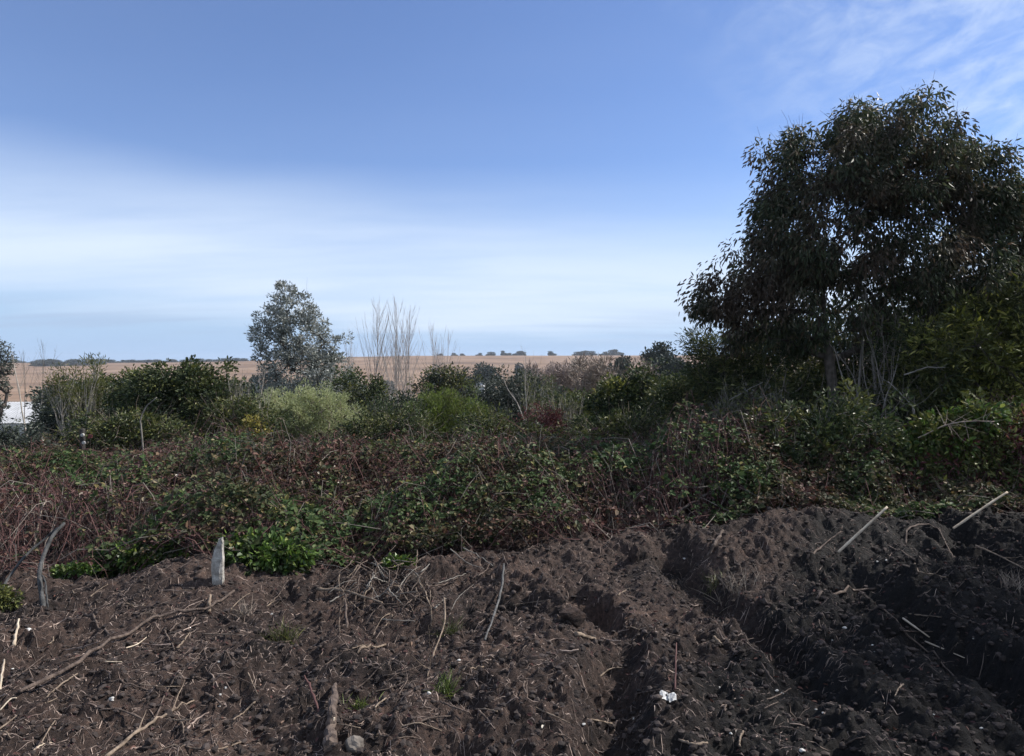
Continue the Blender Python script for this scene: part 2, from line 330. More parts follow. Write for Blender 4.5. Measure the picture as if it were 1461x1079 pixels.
# ---------------------------------------------------------------- bramble thicket (ground cover)
def canopy(x, y):
    d = y-edge(x)
    h = .14+.48*sstep(-.15, .9, d)-.06*sstep(1.2, 4.5, d)+.26*sstep(1.0, 2.4, x+.5*fbm(x, y, 230, 2))*sstep(.1, 1.3, d)
    h = h*(.95+.8*(fbm(x*.9, y*.9, 201, 4)))+.24*fbm(x*2.1, y*2.1, 210, 3)
    h = h+.30*np.exp(-((x+3.0)/1.6)**2-((y-9.5)/1.6)**2)*.5
    return np.clip(h, .05, 2)
def bramble():
    mb = MB(); g = np.random.default_rng(21)
    # --- canes
    N = 7000
    x = g.uniform(-7, 9, N); d = np.abs(g.beta(1.0, 1.5, N))*7.5
    y = edge(x)+d; x = x*np.where(y > 10, 1.25, 1)
    h = canopy(x, y); gz = G(x, y)
    m = 8; t = np.linspace(0, 1, m)
    az = g.uniform(0, 2*math.pi, N); ln = g.uniform(.5, 1.7, N)
    top = h*g.uniform(.65, 1.18, N)
    ax = x[:, None]+np.cos(az)[:, None]*ln[:, None]*(t-.5); ay = y[:, None]+np.sin(az)[:, None]*ln[:, None]*(t-.5)*.8
    lim = edge(ax)-.12
    ay = np.maximum(ay, lim+.1*g.random((N, 1)))
    sh = np.sin(np.clip(t*1.15, 0, 1)*math.pi)**.7
    ph = g.uniform(0, 6, N)
    az2 = G(ax, ay)+canopy(ax, ay)*sh*(top/h)[:, None]+.03*np.sin(t*9+ph[:, None])
    P = np.stack([ax, ay, az2], -1); P += g.normal(0, .022, P.shape)
    r = g.uniform(.0014, .0038, N)[:, None]*np.linspace(1.1, .5, m)
    red = g.random(N) < .72
    mb.add(*tubes(P[red], r[red], 4), mat=0); mb.add(*tubes(P[~red], r[~red], 4), mat=1)
    # upright fine dead twigs poking out of the top
    N2 = 9500
    x = g.uniform(-8, 9, N2); y = edge(x)+g.beta(1.1, 1.2, N2)*7.5; h = canopy(x, y)
    b = np.stack([x, y, G(x, y)+h*.5], -1); dr = nz(np.stack([g.normal(0, .5, N2), g.normal(0, .5, N2), np.full(N2, .8)], -1))
    tt = np.linspace(0, 1, 4); ln = g.uniform(.15, .55, N2)
    P = b[:, None]+dr[:, None]*(tt[:, None]*ln[:, None, None])+g.normal(0, .018, (N2, 4, 3))
    mb.add(*tubes(P, g.uniform(.0008, .0019, N2)[:, None]*np.linspace(1, .5, 4), 3), mat=4)
    # --- leaves in trifoliate sprays
    N = 74000
    x = g.uniform(-7.5, 9, N); d = g.beta(1.0, 1.7, N)*7.5
    y = edge(x)+d-.05
    green = 1.7*fbm(x*.85, y*1.1, 301, 3)+.55*np.exp(-((x+2.2)/1.3)**2-((d-.7)/.6)**2)-.55*np.exp(-((x+3.6)/1.3)**2-((d-1.0)/.8)**2)-.45*np.exp(-((x-1.2)/1.4)**2-((d-.8)/.9)**2)-.3*np.exp(-((x+.2)/1)**2-((d-1.6)/.8)**2)+.1*sstep(2.5, 5, d)
    keep = g.random(N) < np.clip(.72+.9*green, .16, 1)
    x = x[keep]; y = y[keep]; d = d[keep]; gr = green[keep]-.35*sstep(1.0, 2.5, x)*0; n = len(x)
    h = canopy(x, y); f = 1-np.abs(g.normal(0, .27, n)); f = np.clip(f, .02, 1.12)
    c = np.stack([x, y, G(x, y)+h*f+.01], -1)
    ax = nz(np.stack([g.normal(0, 1, n), g.normal(-.35, 1, n), g.normal(.1, .45, n)], -1))
    up = nz(np.stack([g.normal(0, .45, n), g.normal(-.25, .45, n), np.ones(n)], -1))
    side = nz(np.cross(ax, up)); L = g.uniform(.032, .070, n)
    dead = g.random(n) < np.clip(.34-.55*gr, .04, .85)
    for k, (a, s) in enumerate(((0, 1), (1.15, .82), (-1.15, .82))):
        D = ax*math.cos(a)+side*math.sin(a)
        u = nz(up+g.normal(0, .22, (n, 3)))
        for sel, mt in ((~dead, 2), (dead, 3)):
            q = 1.0 if mt == 2 else .7
            mb.add(*leaves((c+D*.008)[sel], D[sel], u[sel], L[sel]*s*q, L[sel]*s*.72*q, True, .15 if mt == 2 else .35), mat=mt)
    o = mb.build('bramble_thicket', [M['cane'], M['canegrey'], M['bramble'], M['deadleaf'], M['finetwig']])
    tagit(o, 'tangled bramble thicket of red canes and green leaves behind the dug soil', 'brambles', kind='stuff')
bramble()

# ---------------------------------------------------------------- plants
def ell_px(spec, Y, depth=1.0):
    """list of (px,py,rx,ry[,dy]) -> ellipsoids (centre, radii)"""
    out = []
    for e in spec:
        dy = e[4] if len(e) > 4 else 0
        c = at(e[0], e[1], Y+dy); s = (Y+dy)/F
        out.append((c, np.array([e[2]*s, min(e[2], e[3])*s*depth, e[3]*s])))
    return out
def in_ells(ells, n, g, shell=.55):
    vol = np.array([np.prod(r)**.75 for c, r in ells]); k = g.choice(len(ells), n, p=vol/vol.sum())
    d = rdir(n, g); rad = np.where(g.random(n) < shell, g.uniform(.82, 1.0, n), g.random(n)**(1/3))
    C = np.array([c for c, r in ells])[k]; Rr = np.array([r for c, r in ells])[k]
    return C+d*rad[:, None]*Rr
def skeleton(trunk, centers, g, rtip=.004, p=.48, sag=.12, m=6):
    """trunk (k,3). Returns list of (path, radii) for trunk and branches."""
    nodes = [tuple(q) for q in trunk]; par = [-1]+list(range(len(trunk)-1))
    brs = []
    base = trunk[-1]
    order = np.argsort(np.linalg.norm(centers-trunk[len(trunk)//2], axis=1))
    for i in order:
        c = centers[i]; A = np.array(nodes)
        dd = np.linalg.norm(A-c, axis=1)+.6*np.clip(A[:, 2]-c[2]+.05, 0, None)
        j = int(np.argmin(dd)); a = A[j]
        t = np.linspace(0, 1, m)[:, None]
        path = a+(c-a)*t; ln = np.linalg.norm(c-a)
        path += np.sin(t*math.pi)*ln*sag*np.array([0, 0, -1.])+np.sin(t*math.pi)*g.normal(0, .08, 3)*ln
        ids = [j]
        for q in path[1:]:
            nodes.append(tuple(q)); par.append(ids[-1]); ids.append(len(nodes)-1)
        brs.append(ids)
    cnt = np.zeros(len(nodes)); tips = [b[-1] for b in brs]
    for tI in tips: cnt[tI] += 1
    for i in range(len(nodes)-1, 0, -1): cnt[par[i]] += cnt[i] if i >= len(trunk) or True else 0
    rad = rtip*np.maximum(cnt, 1)**p
    A = np.array(nodes)
    paths = np.array([A[b] for b in brs]); rr = np.array([np.concatenate([[min(rad[b[0]], rad[b[1]]*1.15)], rad[b[1:]]]) for b in brs])
    return A[:len(trunk)], rad[:len(trunk)], paths, rr
def foliage(mb, C, R, n, L, W, g, droop=.3, up=.5, centre=None, six=False, mat=0, flat=.8, outw=.6, Lvar=.35):
    k = len(C); idx = np.repeat(np.arange(k), n); N = len(idx)
    off = rdir(N, g)*(g.random(N)**.45)[:, None]*np.broadcast_to(R, k)[idx][:, None]*np.array([1, 1, flat])
    P = C[idx]+off
    if centre is None: centre = C.mean(0)
    o = nz(off)+outw*nz(C-centre)[idx]
    D = nz(o+g.normal(0, .6, (N, 3))+np.array([0, 0, -droop]))
    Nn = nz(np.cross(D, rdir(N, g))+np.array([0, 0, up]))
    s = g.uniform(1-Lvar, 1+Lvar, N)
    mb.add(*leaves(P, D, Nn, L*s, W*s, six), mat=mat)
def endcap(P, r):
    """close a tube path with a small end ring"""
    return P, r

def plant(name, label, cat, Y, spec, matl, nclump, R, nleaf, L, W, stem='bark', droop=.2, up=.5, depth=.9, seed=1, six=False, shell=.6, base_px=None, group=None,
          stems=3, rtip=.003, mat2=None, frac2=0, bare_twigs=0, trunkpart='stem', leafpart='foliage', outw=.6, flat=.8, minz=None, p=.48, shoot=.16):
    g = np.random.default_rng(seed)
    ells = ell_px(spec, Y, depth)
    bx = at(base_px if base_px else np.mean([e[0] for e in spec]), 540, Y)[0]
    gz = float(G(bx, Y)); root = np.array([bx, Y, gz])
    t = empty(name, root, label, cat, group)
    C = in_ells(ells, nclump, g, shell)
    if C[:, 2].max()-C[:, 2].min() > .6: C = C[C[:, 2] > gz+.08]
    else: C[:, 2] = np.maximum(C[:, 2], G(C[:, 0], C[:, 1])+.02)
    cen = C.mean(0)
    big_ = len(C) > 100
    if big_:
        sh_ = g.random(len(C)) < shoot; C[sh_] += (C-cen)[sh_]*g.uniform(.05, .30, (sh_.sum(), 1))*np.array([1, 1, 1.15])
        C += g.normal(0, .35*R, C.shape)
        if C[:, 2].max()-gz > .6: C[:, 2] = np.maximum(C[:, 2], gz+.05)
    R0 = R; R = R*g.uniform(.55, 1.4, len(C)) if big_ else np.full(len(C), R)
    # stems
    top = np.percentile(C[:, 2], 60)
    K = stems; assign = g.integers(0, K, len(C)) if K > 1 else np.zeros(len(C), int)
    smb = MB()
    spread = (C[:, 0].max()-C[:, 0].min())*.12
    for s in range(K):
        cc = C[assign == s]
        if len(cc) < 2: continue
        b = root+np.array([g.uniform(-1, 1)*spread*(K > 1), g.uniform(-1, 1)*spread*.5*(K > 1), -.06])
        tp = cc.mean(0)*.75+cen*.25; tp[2] = gz+(top-gz)*g.uniform(.5, .8)
        tt = np.linspace(0, 1, 7)[:, None]
        tr = b+(tp-b)*tt+g.normal(0, .02, (7, 3))*(top-gz)*tt
        A, ra, pa, rr = skeleton(tr, cc, g, rtip, p)
        ra = ra.copy(); ra[0] *= 1.25
        smb.add(*tubes(A[None], ra[None], 7), smooth=True)
        smb.add(*tubes(pa, rr, 4), smooth=True)
    if bare_twigs:
        i = g.integers(0, len(C), bare_twigs); b = C[i]; dr = nz(rdir(bare_twigs, g)*.6+nz(C[i]-cen)*.8+np.array([0, 0, .7]))
        tt = np.linspace(0, 1, 4); ln = g.uniform(.6, 1.9, bare_twigs)*R0
        P = b[:, None]+dr[:, None]*(tt[:, None]*ln[:, None, None])*1.6+g.normal(0, .06*R0, (bare_twigs, 4, 3))
        smb.add(*tubes(P, np.full((bare_twigs, 1), rtip*.55)*np.linspace(1, .5, 4), 3))
    smb.build(trunkpart, M[stem], t)
    fmb = MB()
    if mat2:
        sel = g.random(len(C)) < frac2
        foliage(fmb, C[~sel], R[~sel], nleaf, L, W, g, droop, up, cen, six, 0, flat, outw)
        if sel.any(): foliage(fmb, C[sel], R[sel], nleaf, L, W, g, droop, up, cen, six, 1, flat, outw)
        fmb.build(leafpart, [M[matl], M[mat2]], t)
    else:
        foliage(fmb, C, R, nleaf, L, W, g, droop, up, cen, six, 0, flat, outw)
        fmb.build(leafpart, M[matl], t)
    return t

# --- the big dark tree
def big_tree():
    Y = 10.0; g = np.random.default_rng(5)
    spec = [(1275, 222, 90, 78), (1190, 255, 100, 75), (1350, 262, 72, 60), (1432, 285, 42, 34), (1230, 330, 165, 85), (1115, 355, 72, 62), (1060, 412, 52, 40), (1018, 425, 28, 22), (1150, 440, 120, 52), (1330, 390, 110, 76), (1420, 395, 70, 60), (1105, 250, 34, 44, .3), (1290, 166, 34, 26), (1215, 182, 50, 24), (1130, 205, 34, 26), (1400, 225, 34, 24), (1458, 340, 40, 32), (1440, 300, 50, 44), (1380, 300, 60, 50), (1000, 432, 26, 18), (1110, 472, 80, 36, .5), (1200, 478, 80, 34, .8), (1050, 455, 36, 26), (1320, 450, 80, 50)]
    ells = ell_px(spec, Y, 1.25)
    C = in_ells(ells, 900, g, .64); cen = C.mean(0)
    for hx, hy, hr in ((1165, 308, 10), (1245, 335, 10), (1255, 425, 18), (1345, 326, 12), (1046, 322, 18), (1160, 170, 14), (1190, 470, 16)):   # open gaps between the limbs
        a_, b_ = at(hx, hy, Y), hr*Y/F
        C = C[(np.hypot(C[:, 0]-a_[0]-.08*(C[:, 1]-Y), C[:, 2]-a_[2]) > b_+.12) | (g.random(len(C)) < .15)]
    root = np.array([at(1192, 640, Y)[0], Y, float(G(at(1192, 640, Y)[0], Y))])
    t = empty('dark_tree', root, 'tall dark evergreen tree with drooping leaves rising above the brambles on the right', 'tree')
    tp = at(1180, 400, Y+.1); tt = np.linspace(0, 1, 10)[:, None]
    tr = root-np.array([0, 0, .08])+(tp-root)*tt; tr[:, 0] += .05*np.sin(tt[:, 0]*5); 
    A, ra, pa, rr = skeleton(tr, C, g, .0036, .44, .06)
    ra[0] *= 1.3; ra[1] *= 1.1
    mb = MB(); mb.add(*tubes(A[None], ra[None], 12), smooth=True); mb.build('trunk', M['barkmid'], t)
    big = rr[:, 0] > .013
    for i in np.argsort(-rr[:, 0])[:12]:
        q = MB(); q.add(*tubes(pa[i:i+1], rr[i:i+1], 8), smooth=True); q.build('limb', M['barkmid'], t)
    rest = np.argsort(-rr[:, 0])[12:]
    q = MB(); q.add(*tubes(pa[rest], rr[rest], 5), smooth=True)
    # fine bare tips above the crown
    n = 700; i = np.argsort(-(C[:, 2]+.25*np.linalg.norm(C-cen, axis=1)+g.normal(0, .3, len(C))))[:260]; i = g.choice(i, n)
    dr = nz(nz(C[i]-cen)*.6+g.normal(0, .35, (n, 3))+np.array([0, 0, .8])); ln = g.uniform(.1, .34, n); t4 = np.linspace(0, 1, 4)
    P = C[i][:, None]+dr[:, None]*(t4[:, None]*ln[:, None, None])+g.normal(0, .012, (n, 4, 3))
    q.add(*tubes(P, np.full((n, 1), .0026)*np.linspace(1, .5, 4), 3))
    q.build('branches', M['bark'], t)
    f = MB(); foliage(f, C, g.uniform(.13, .30, len(C)), 98, .074, .0235, g, 1.5, .2, cen, True, 0, .9, .4)
    f.build('crown', M['euc'], t)
    # secondary thin stems of the clump
    for j, (x0, x1, yb, yt, wob) in enumerate(((1252, 1238, 655, 470, .05), (1222, 1228, 650, 480, -.04), (1266, 1262, 610, 500, .06), (1242, 1290, 660, 440, .05), (1205, 1160, 660, 450, .04))):
        b = at(x0, yb, Y-.35+.1*j); e = at(x1, yt-60, Y-.2+.1*j); b[2] = G(b[0], b[1])-.05
        t7 = np.linspace(0, 1, 9)[:, None]; P = b+(e-b)*t7; P[:, 0] += wob*np.sin(t7[:, 0]*4+j)
        q = MB(); q.add(*tubes(P[None], np.linspace(.030, .012, 9)[None]*(1-.1*j), 8), smooth=True); q.build('stem', M['barkgrey'], t)
big_tree()

# neighbour tree on the right edge of the photo (partly outside)
plant('dark_tree', 'dark brownish tree crossing the right edge of the photo behind the yellow green shrub', 'tree', 11.2,
      [(1540, 380, 120, 70), (1640, 330, 130, 120), (1600, 430, 130, 90), (1460, 395, 80, 55), (1700, 400, 130, 120), (1680, 280, 90, 80), (1400, 420, 50, 40)], 'euc2', 420, .32, 62, .085, .03, droop=.6, up=.3, depth=1.3, seed=8, six=True, base_px=1650, stems=2, rtip=.005, trunkpart='trunk', leafpart='crown')

st = copy_tree(bpy.data.objects['dark_tree.001'], (8.9, 5.8, -.05), 2.0, (.95, .95, 1.25), 'unseen dark tree added beyond the right edge of view to shade the dug soil')  # unseen tree, added only to cast shade over the right-hand soil

# --- silver tree
plant('silver_tree', 'silvery grey-leaved tree with a pointed top standing left of the bare poplars', 'tree', 22,
      [(404, 435, 18, 36), (420, 452, 32, 32), (392, 490, 34, 44), (440, 485, 38, 40), (470, 500, 26, 34), (420, 535, 62, 50), (470, 560, 34, 40), (385, 455, 22, 22), (445, 545, 60, 50)],
      'silver', 430, .19, 60, .09, .036, stem='bark', shoot=.03, droop=-.1, up=.4, depth=1.0, seed=12, base_px=425, stems=1, rtip=.006, bare_twigs=60, trunkpart='trunk', leafpart='crown')
plant('conifer', 'dark conifer cut off by the left edge of the photo', 'tree', 45, [(-24, 508, 28, 34), (-4, 522, 20, 22), (6, 505, 9, 12), (-30, 560, 40, 60), (-2, 494, 7, 8)],
      'far', 260, .24, 40, .14, .05, seed=13, shoot=0, stems=1, rtip=.012, trunkpart='trunk', leafpart='crown')

SH = [
 # name,label,cat,Y,spec,mat,nclump,R,nleaf,L,W,kw
 ('shrub', 'dark green broad-leaved shrub behind the bent bleached twig on the left', 'shrub', 12.5, [(250, 580, 85, 58), (215, 570, 50, 40), (295, 560, 50, 45), (255, 550, 40, 28)], 'darkgreen', 320, .16, 52, .056, .03, dict(six=True, mat2='olive', frac2=.25, shoot=.1)),
 ('shrub', 'dark olive shrub between the broad-leaved shrub and the upright whippy saplings', 'shrub', 14.5, [(165, 585, 60, 40), (145, 570, 45, 32), (190, 560, 35, 25)], 'olive', 220, .18, 36, .07, .03, dict(mat2='darkgreen', frac2=.6)),
 ('shrub', 'dark grey-green shrub in front of the pale shed roof', 'shrub', 13, [(100, 608, 50, 32), (75, 612, 30, 24), (125, 590, 36, 25)], 'bluegreen', 200, .17, 34, .06, .028, {}),
 ('shrub', 'grey-green straggly shrub at the lower left edge below the pale roof', 'shrub', 10.5, [(5, 632, 45, 18), (30, 636, 45, 16), (-30, 625, 40, 20)], 'bluegreen', 130, .15, 30, .05, .025, dict(bare_twigs=120, stem='barkgrey')),
 ('sage_bush', 'pale sage-green bushy mound in front of the silver tree', 'shrub', 13, [(430, 592, 68, 32), (400, 600, 45, 30), (475, 600, 45, 26), (435, 575, 35, 18), (510, 615, 35, 18)], 'sage', 420, .12, 60, .05, .011, dict(droop=-.7, up=.2, shoot=.38, bare_twigs=80, stem='barktan')),
 ('shrub', 'dark green shrub filling the foot of the silver tree on its right', 'shrub', 19, [(505, 570, 42, 40), (530, 580, 30, 32), (480, 590, 40, 30)], 'darkgreen', 170, .22, 34, .085, .04, dict(mat2='olive', frac2=.3)),
 ('shrub', 'dark green shrub in front of the tallest bare poplars', 'shrub', 15, [(570, 598, 38, 34), (590, 610, 32, 30), (545, 610, 30, 26)], 'darkgreen', 160, .18, 34, .07, .03, dict(mat2='bluegreen', frac2=.4)),
 ('shrub', 'dark olive rounded shrub rising behind the bright green broom', 'shrub', 20, [(635, 555, 40, 28), (620, 565, 30, 30), (655, 570, 34, 34), (630, 540, 22, 16)], 'bluegreen', 210, .22, 36, .08, .035, dict(mat2='olive', frac2=.45, bare_twigs=60)),
 ('broom_bush', 'bright yellow-green broom bush in the middle of the photo', 'shrub', 13.6, [(640, 598, 48, 34), (615, 602, 30, 28), (668, 605, 34, 28), (635, 580, 28, 16)], 'broom', 330, .13, 60, .055, .010, dict(droop=-.75, up=.2, shoot=.35, bare_twigs=60, mat2='olive', frac2=.25)),
 ('shrub', 'dark grey-green round shrub behind the thin bare sapling', 'shrub', 18.5, [(735, 578, 52, 46), (715, 590, 40, 42), (765, 585, 45, 38), (722, 555, 28, 22)], 'bluegreen', 300, .22, 40, .075, .032, {}),
 ('crimson_shrub', 'small crimson-leaved shrub at the foot of the thin bare sapling', 'shrub', 12.2, [(775, 602, 28, 22), (765, 615, 28, 16), (785, 612, 22, 18)], 'crimson', 110, .11, 44, .04, .018, dict(stem='cane', bare_twigs=150)),
 ('shrub', 'dark green low shrub right of the crimson shrub', 'shrub', 14.5, [(835, 600, 48, 38), (815, 590, 30, 28), (860, 605, 40, 35)], 'darkgreen', 210, .18, 36, .07, .03, dict(mat2='olive', frac2=.3)),
 ('shrub', 'leafy mid-green shrub with yellowish top below the distant dark trees', 'shrub', 13.2, [(905, 575, 58, 36), (880, 585, 40, 36), (940, 580, 40, 38), (905, 552, 30, 16)], 'darkgreen', 300, .17, 38, .075, .036, dict(mat2='yellowgreen', frac2=.28, six=True)),
 ('shrub', 'dark tangled shrub left of the big dark tree, under its lowest leaves', 'shrub', 12, [(985, 590, 62, 48), (960, 600, 45, 48), (1020, 600, 50, 55), (975, 555, 30, 20)], 'olive', 300, .2, 40, .07, .026, dict(mat2='darkgreen', frac2=.65, bare_twigs=200)),
 ('feathery_shrub', 'tall olive feathery shrub touching the left side of the big dark tree', 'shrub', 11.3, [(1035, 525, 48, 52), (1015, 520, 34, 40), (1070, 540, 50, 60), (1050, 580, 55, 50), (1000, 500, 20, 22)], 'darkgreen', 420, .16, 44, .075, .016, dict(mat2='olive', frac2=.4, droop=0, bare_twigs=200)),
 ('shrub', 'dense dark shrub around the stems of the big dark tree', 'shrub', 10.9, [(1130, 570, 90, 90), (1210, 590, 90, 80), (1290, 560, 80, 90), (1150, 640, 90, 60), (1100, 640, 70, 50)], 'darkgreen', 620, .2, 46, .08, .026, dict(mat2='olive', frac2=.4, bare_twigs=500, stem='barkgrey')),
 ('shrub', 'yellow-green shrub under the dark crown at the right edge', 'shrub', 9.3, [(1400, 490, 60, 60), (1440, 540, 70, 80), (1470, 470, 60, 60), (1390, 580, 60, 50), (1460, 620, 60, 50), (1350, 500, 40, 40)], 'yellowgreen', 480, .18, 40, .08, .024, dict(six=True, mat2='olive', frac2=.4, bare_twigs=60, droop=.1)),
 ('shrub', 'olive shrub with pale dead twigs between the big tree and the yellow-green shrub', 'shrub', 9.5, [(1310, 560, 50, 60), (1340, 520, 46, 50), (1310, 620, 60, 40), (1290, 500, 34, 40)], 'olive', 330, .17, 38, .075, .024, dict(mat2='darkgreen', frac2=.5, bare_twigs=220, stem='barkgrey')),
 ('shrub', 'dark olive thicket standing behind the trunk of the big dark tree', 'shrub', 12.6, [(1130, 520, 80, 70), (1220, 500, 80, 70), (1300, 510, 70, 80), (1180, 590, 100, 70), (1280, 600, 90, 70), (1090, 590, 60, 60)], 'darkgreen', 620, .22, 44, .10, .034, dict(mat2='olive', frac2=.35, stem='barkgrey', bare_twigs=200)),
 ('shrub', 'dark green thicket behind the yellow-green shrub below the overhanging crown', 'shrub', 12.2, [(1390, 470, 70, 70), (1450, 520, 80, 90), (1360, 560, 70, 80), (1520, 540, 80, 90)], 'darkgreen', 420, .22, 44, .10, .034, dict(mat2='olive', frac2=.4, stem='barkgrey')),
 ('shrub', 'dark green leafy mass at the foot of the big tree, reaching the soil bank', 'shrub', 8.1, [(1130, 650, 70, 60), (1200, 640, 60, 70), (1080, 680, 50, 50), (1160, 700, 70, 40), (1250, 690, 50, 40)], 'darkgreen', 420, .16, 40, .07, .028, dict(mat2='olive', frac2=.3, stem='barkgrey', bare_twigs=260)),
 ('shrub', 'dark olive growth under the yellow-green shrub at the right end of the soil bank', 'shrub', 7.9, [(1380, 670, 70, 40), (1440, 660, 60, 50), (1320, 690, 50, 34), (1480, 640, 50, 60)], 'olive', 300, .15, 36, .065, .026, dict(mat2='crimson', frac2=.3, stem='cane', bare_twigs=300)),
 ('shrub', 'mixed olive growth between the broad-leaved shrub and the pale sage mound', 'shrub', 12, [(330, 600, 46, 30), (300, 615, 40, 22), (360, 600, 34, 26)], 'olive', 170, .15, 34, .06, .022, dict(mat2='darkgreen', frac2=.5, bare_twigs=160, stem='barktan')),
 ('shrub', 'ragged olive growth between the pale sage mound and the bright broom', 'shrub', 12, [(545, 615, 50, 26), (580, 610, 36, 30), (510, 625, 40, 18)], 'olive', 190, .15, 34, .06, .022, dict(mat2='darkgreen', frac2=.5, bare_twigs=160, stem='barktan')),
 ('shrub', 'ragged dark green growth in front of the grey-green round shrub', 'shrub', 11.8, [(715, 622, 50, 24), (690, 618, 40, 24), (745, 628, 36, 18)], 'darkgreen', 180, .15, 34, .06, .022, dict(mat2='olive', frac2=.5, bare_twigs=140, stem='barktan')),
 ('shrub', 'ragged green growth under the leafy mid-green shrub', 'shrub', 11.2, [(850, 625, 60, 26), (900, 625, 50, 28), (940, 630, 44, 28)], 'darkgreen', 240, .15, 34, .06, .024, dict(mat2='olive', frac2=.45, bare_twigs=160, stem='barktan')),
 ('shrub', 'low ragged dark green growth beside the marker post', 'shrub', 11.3, [(150, 620, 50, 24), (190, 615, 40, 26), (230, 622, 40, 22)], 'darkgreen', 200, .15, 34, .06, .024, dict(mat2='olive', frac2=.5, bare_twigs=140, stem='barktan')),
 ('tangled_bush', 'dark tangled bush of grey twigs standing left of the glossy bush', 'bush', 8.6, [(985, 660, 70, 36), (940, 675, 50, 28), (1030, 650, 50, 44), (960, 700, 60, 28)], 'euc2', 330, .16, 36, .05, .024, dict(mat2='darkgreen', frac2=.4, stem='barkgrey', bare_twigs=420)),
 ('tangled_bush', 'taller dark tangled bush between the feathery shrub and the stems of the big tree', 'bush', 8.8, [(1075, 625, 55, 56), (1110, 660, 60, 44), (1060, 680, 50, 30)], 'euc2', 330, .16, 36, .05, .022, dict(mat2='olive', frac2=.35, stem='barkgrey', bare_twigs=420)),
 ('leafy_bush', 'low dark glossy bush under the big tree at the edge of the dug soil', 'bush', 7.75, [(1140, 705, 60, 34), (1190, 715, 50, 28), (1095, 695, 36, 28), (1230, 725, 30, 22)], 'darkgreen', 260, .12, 34, .065, .036, dict(six=True, mat2='brightleaf', frac2=.12)),
 ('leafy_bush', 'sunlit light green bush with a bleached dead branch across it on the right', 'bush', 8.0, [(1345, 632, 46, 34), (1310, 650, 36, 28), (1385, 620, 40, 34), (1400, 600, 26, 22)], 'brightleaf', 260, .11, 30, .065, .034, dict(six=True, mat2='olive', frac2=.45)),
 ('leafy_bush', 'dark low bush just left of the sunlit light green bush', 'bush', 8.1, [(1255, 665, 44, 34), (1225, 660, 36, 28), (1285, 680, 34, 30)], 'darkgreen', 190, .13, 32, .06, .03, dict(mat2='euc2', frac2=.5)),
 ('yellow_weed', 'yellowing weed left of the pale sage mound', 'weed', 11.6, [(362, 612, 20, 14), (350, 622, 16, 10)], 'yellow', 40, .10, 26, .05, .025, dict(stems=2)),
 ('bramble_clump', 'fresh green bramble clump at the soil edge left of the white post stub', 'bramble', 5.95, [(195, 800, 46, 22), (165, 795, 26, 16), (240, 798, 24, 16)], 'brightleaf', 90, .08, 24, .045, .032, dict(six=True, mat2='darkgreen', frac2=.5, stem='cane')),
 ('bramble_clump', 'bright green bramble clump at the soil edge right of the white post stub', 'bramble', 5.85, [(375, 808, 50, 22), (345, 795, 26, 22), (410, 800, 28, 18)], 'brightleaf', 120, .08, 24, .048, .034, dict(six=True, mat2='darkgreen', frac2=.3, stem='cane')),
 ('bramble_clump', 'small bright green bramble sprig beside the heap of cut twigs', 'bramble', 5.95, [(570, 812, 15, 11)], 'brightleaf', 22, .06, 20, .045, .033, dict(six=True, stems=1, stem='cane')),
 ('weed_patch', 'lime green low weed on the soil edge right of the bent grey branch', 'weed', 5.75, [(98, 815, 22, 5), (120, 812, 18, 5)], 'brightleaf', 40, .04, 22, .03, .018, dict(six=True, stems=2, stem='cane')),
 ('weed_patch', 'dull green low weed on the soil at the left edge below the crossed branches', 'weed', 5.2, [(4, 855, 20, 10), (-12, 850, 20, 12)], 'olive', 60, .05, 22, .03, .016, dict(stems=2, stem='cane')),
]
for i, (nm, lb, ct, Y, spec, mt, nc, Rr, nl, L, W, kw) in enumerate(SH):
    plant(nm, lb, ct, Y, spec, mt, nc, Rr, nl, L, W, seed=100+i, **kw)

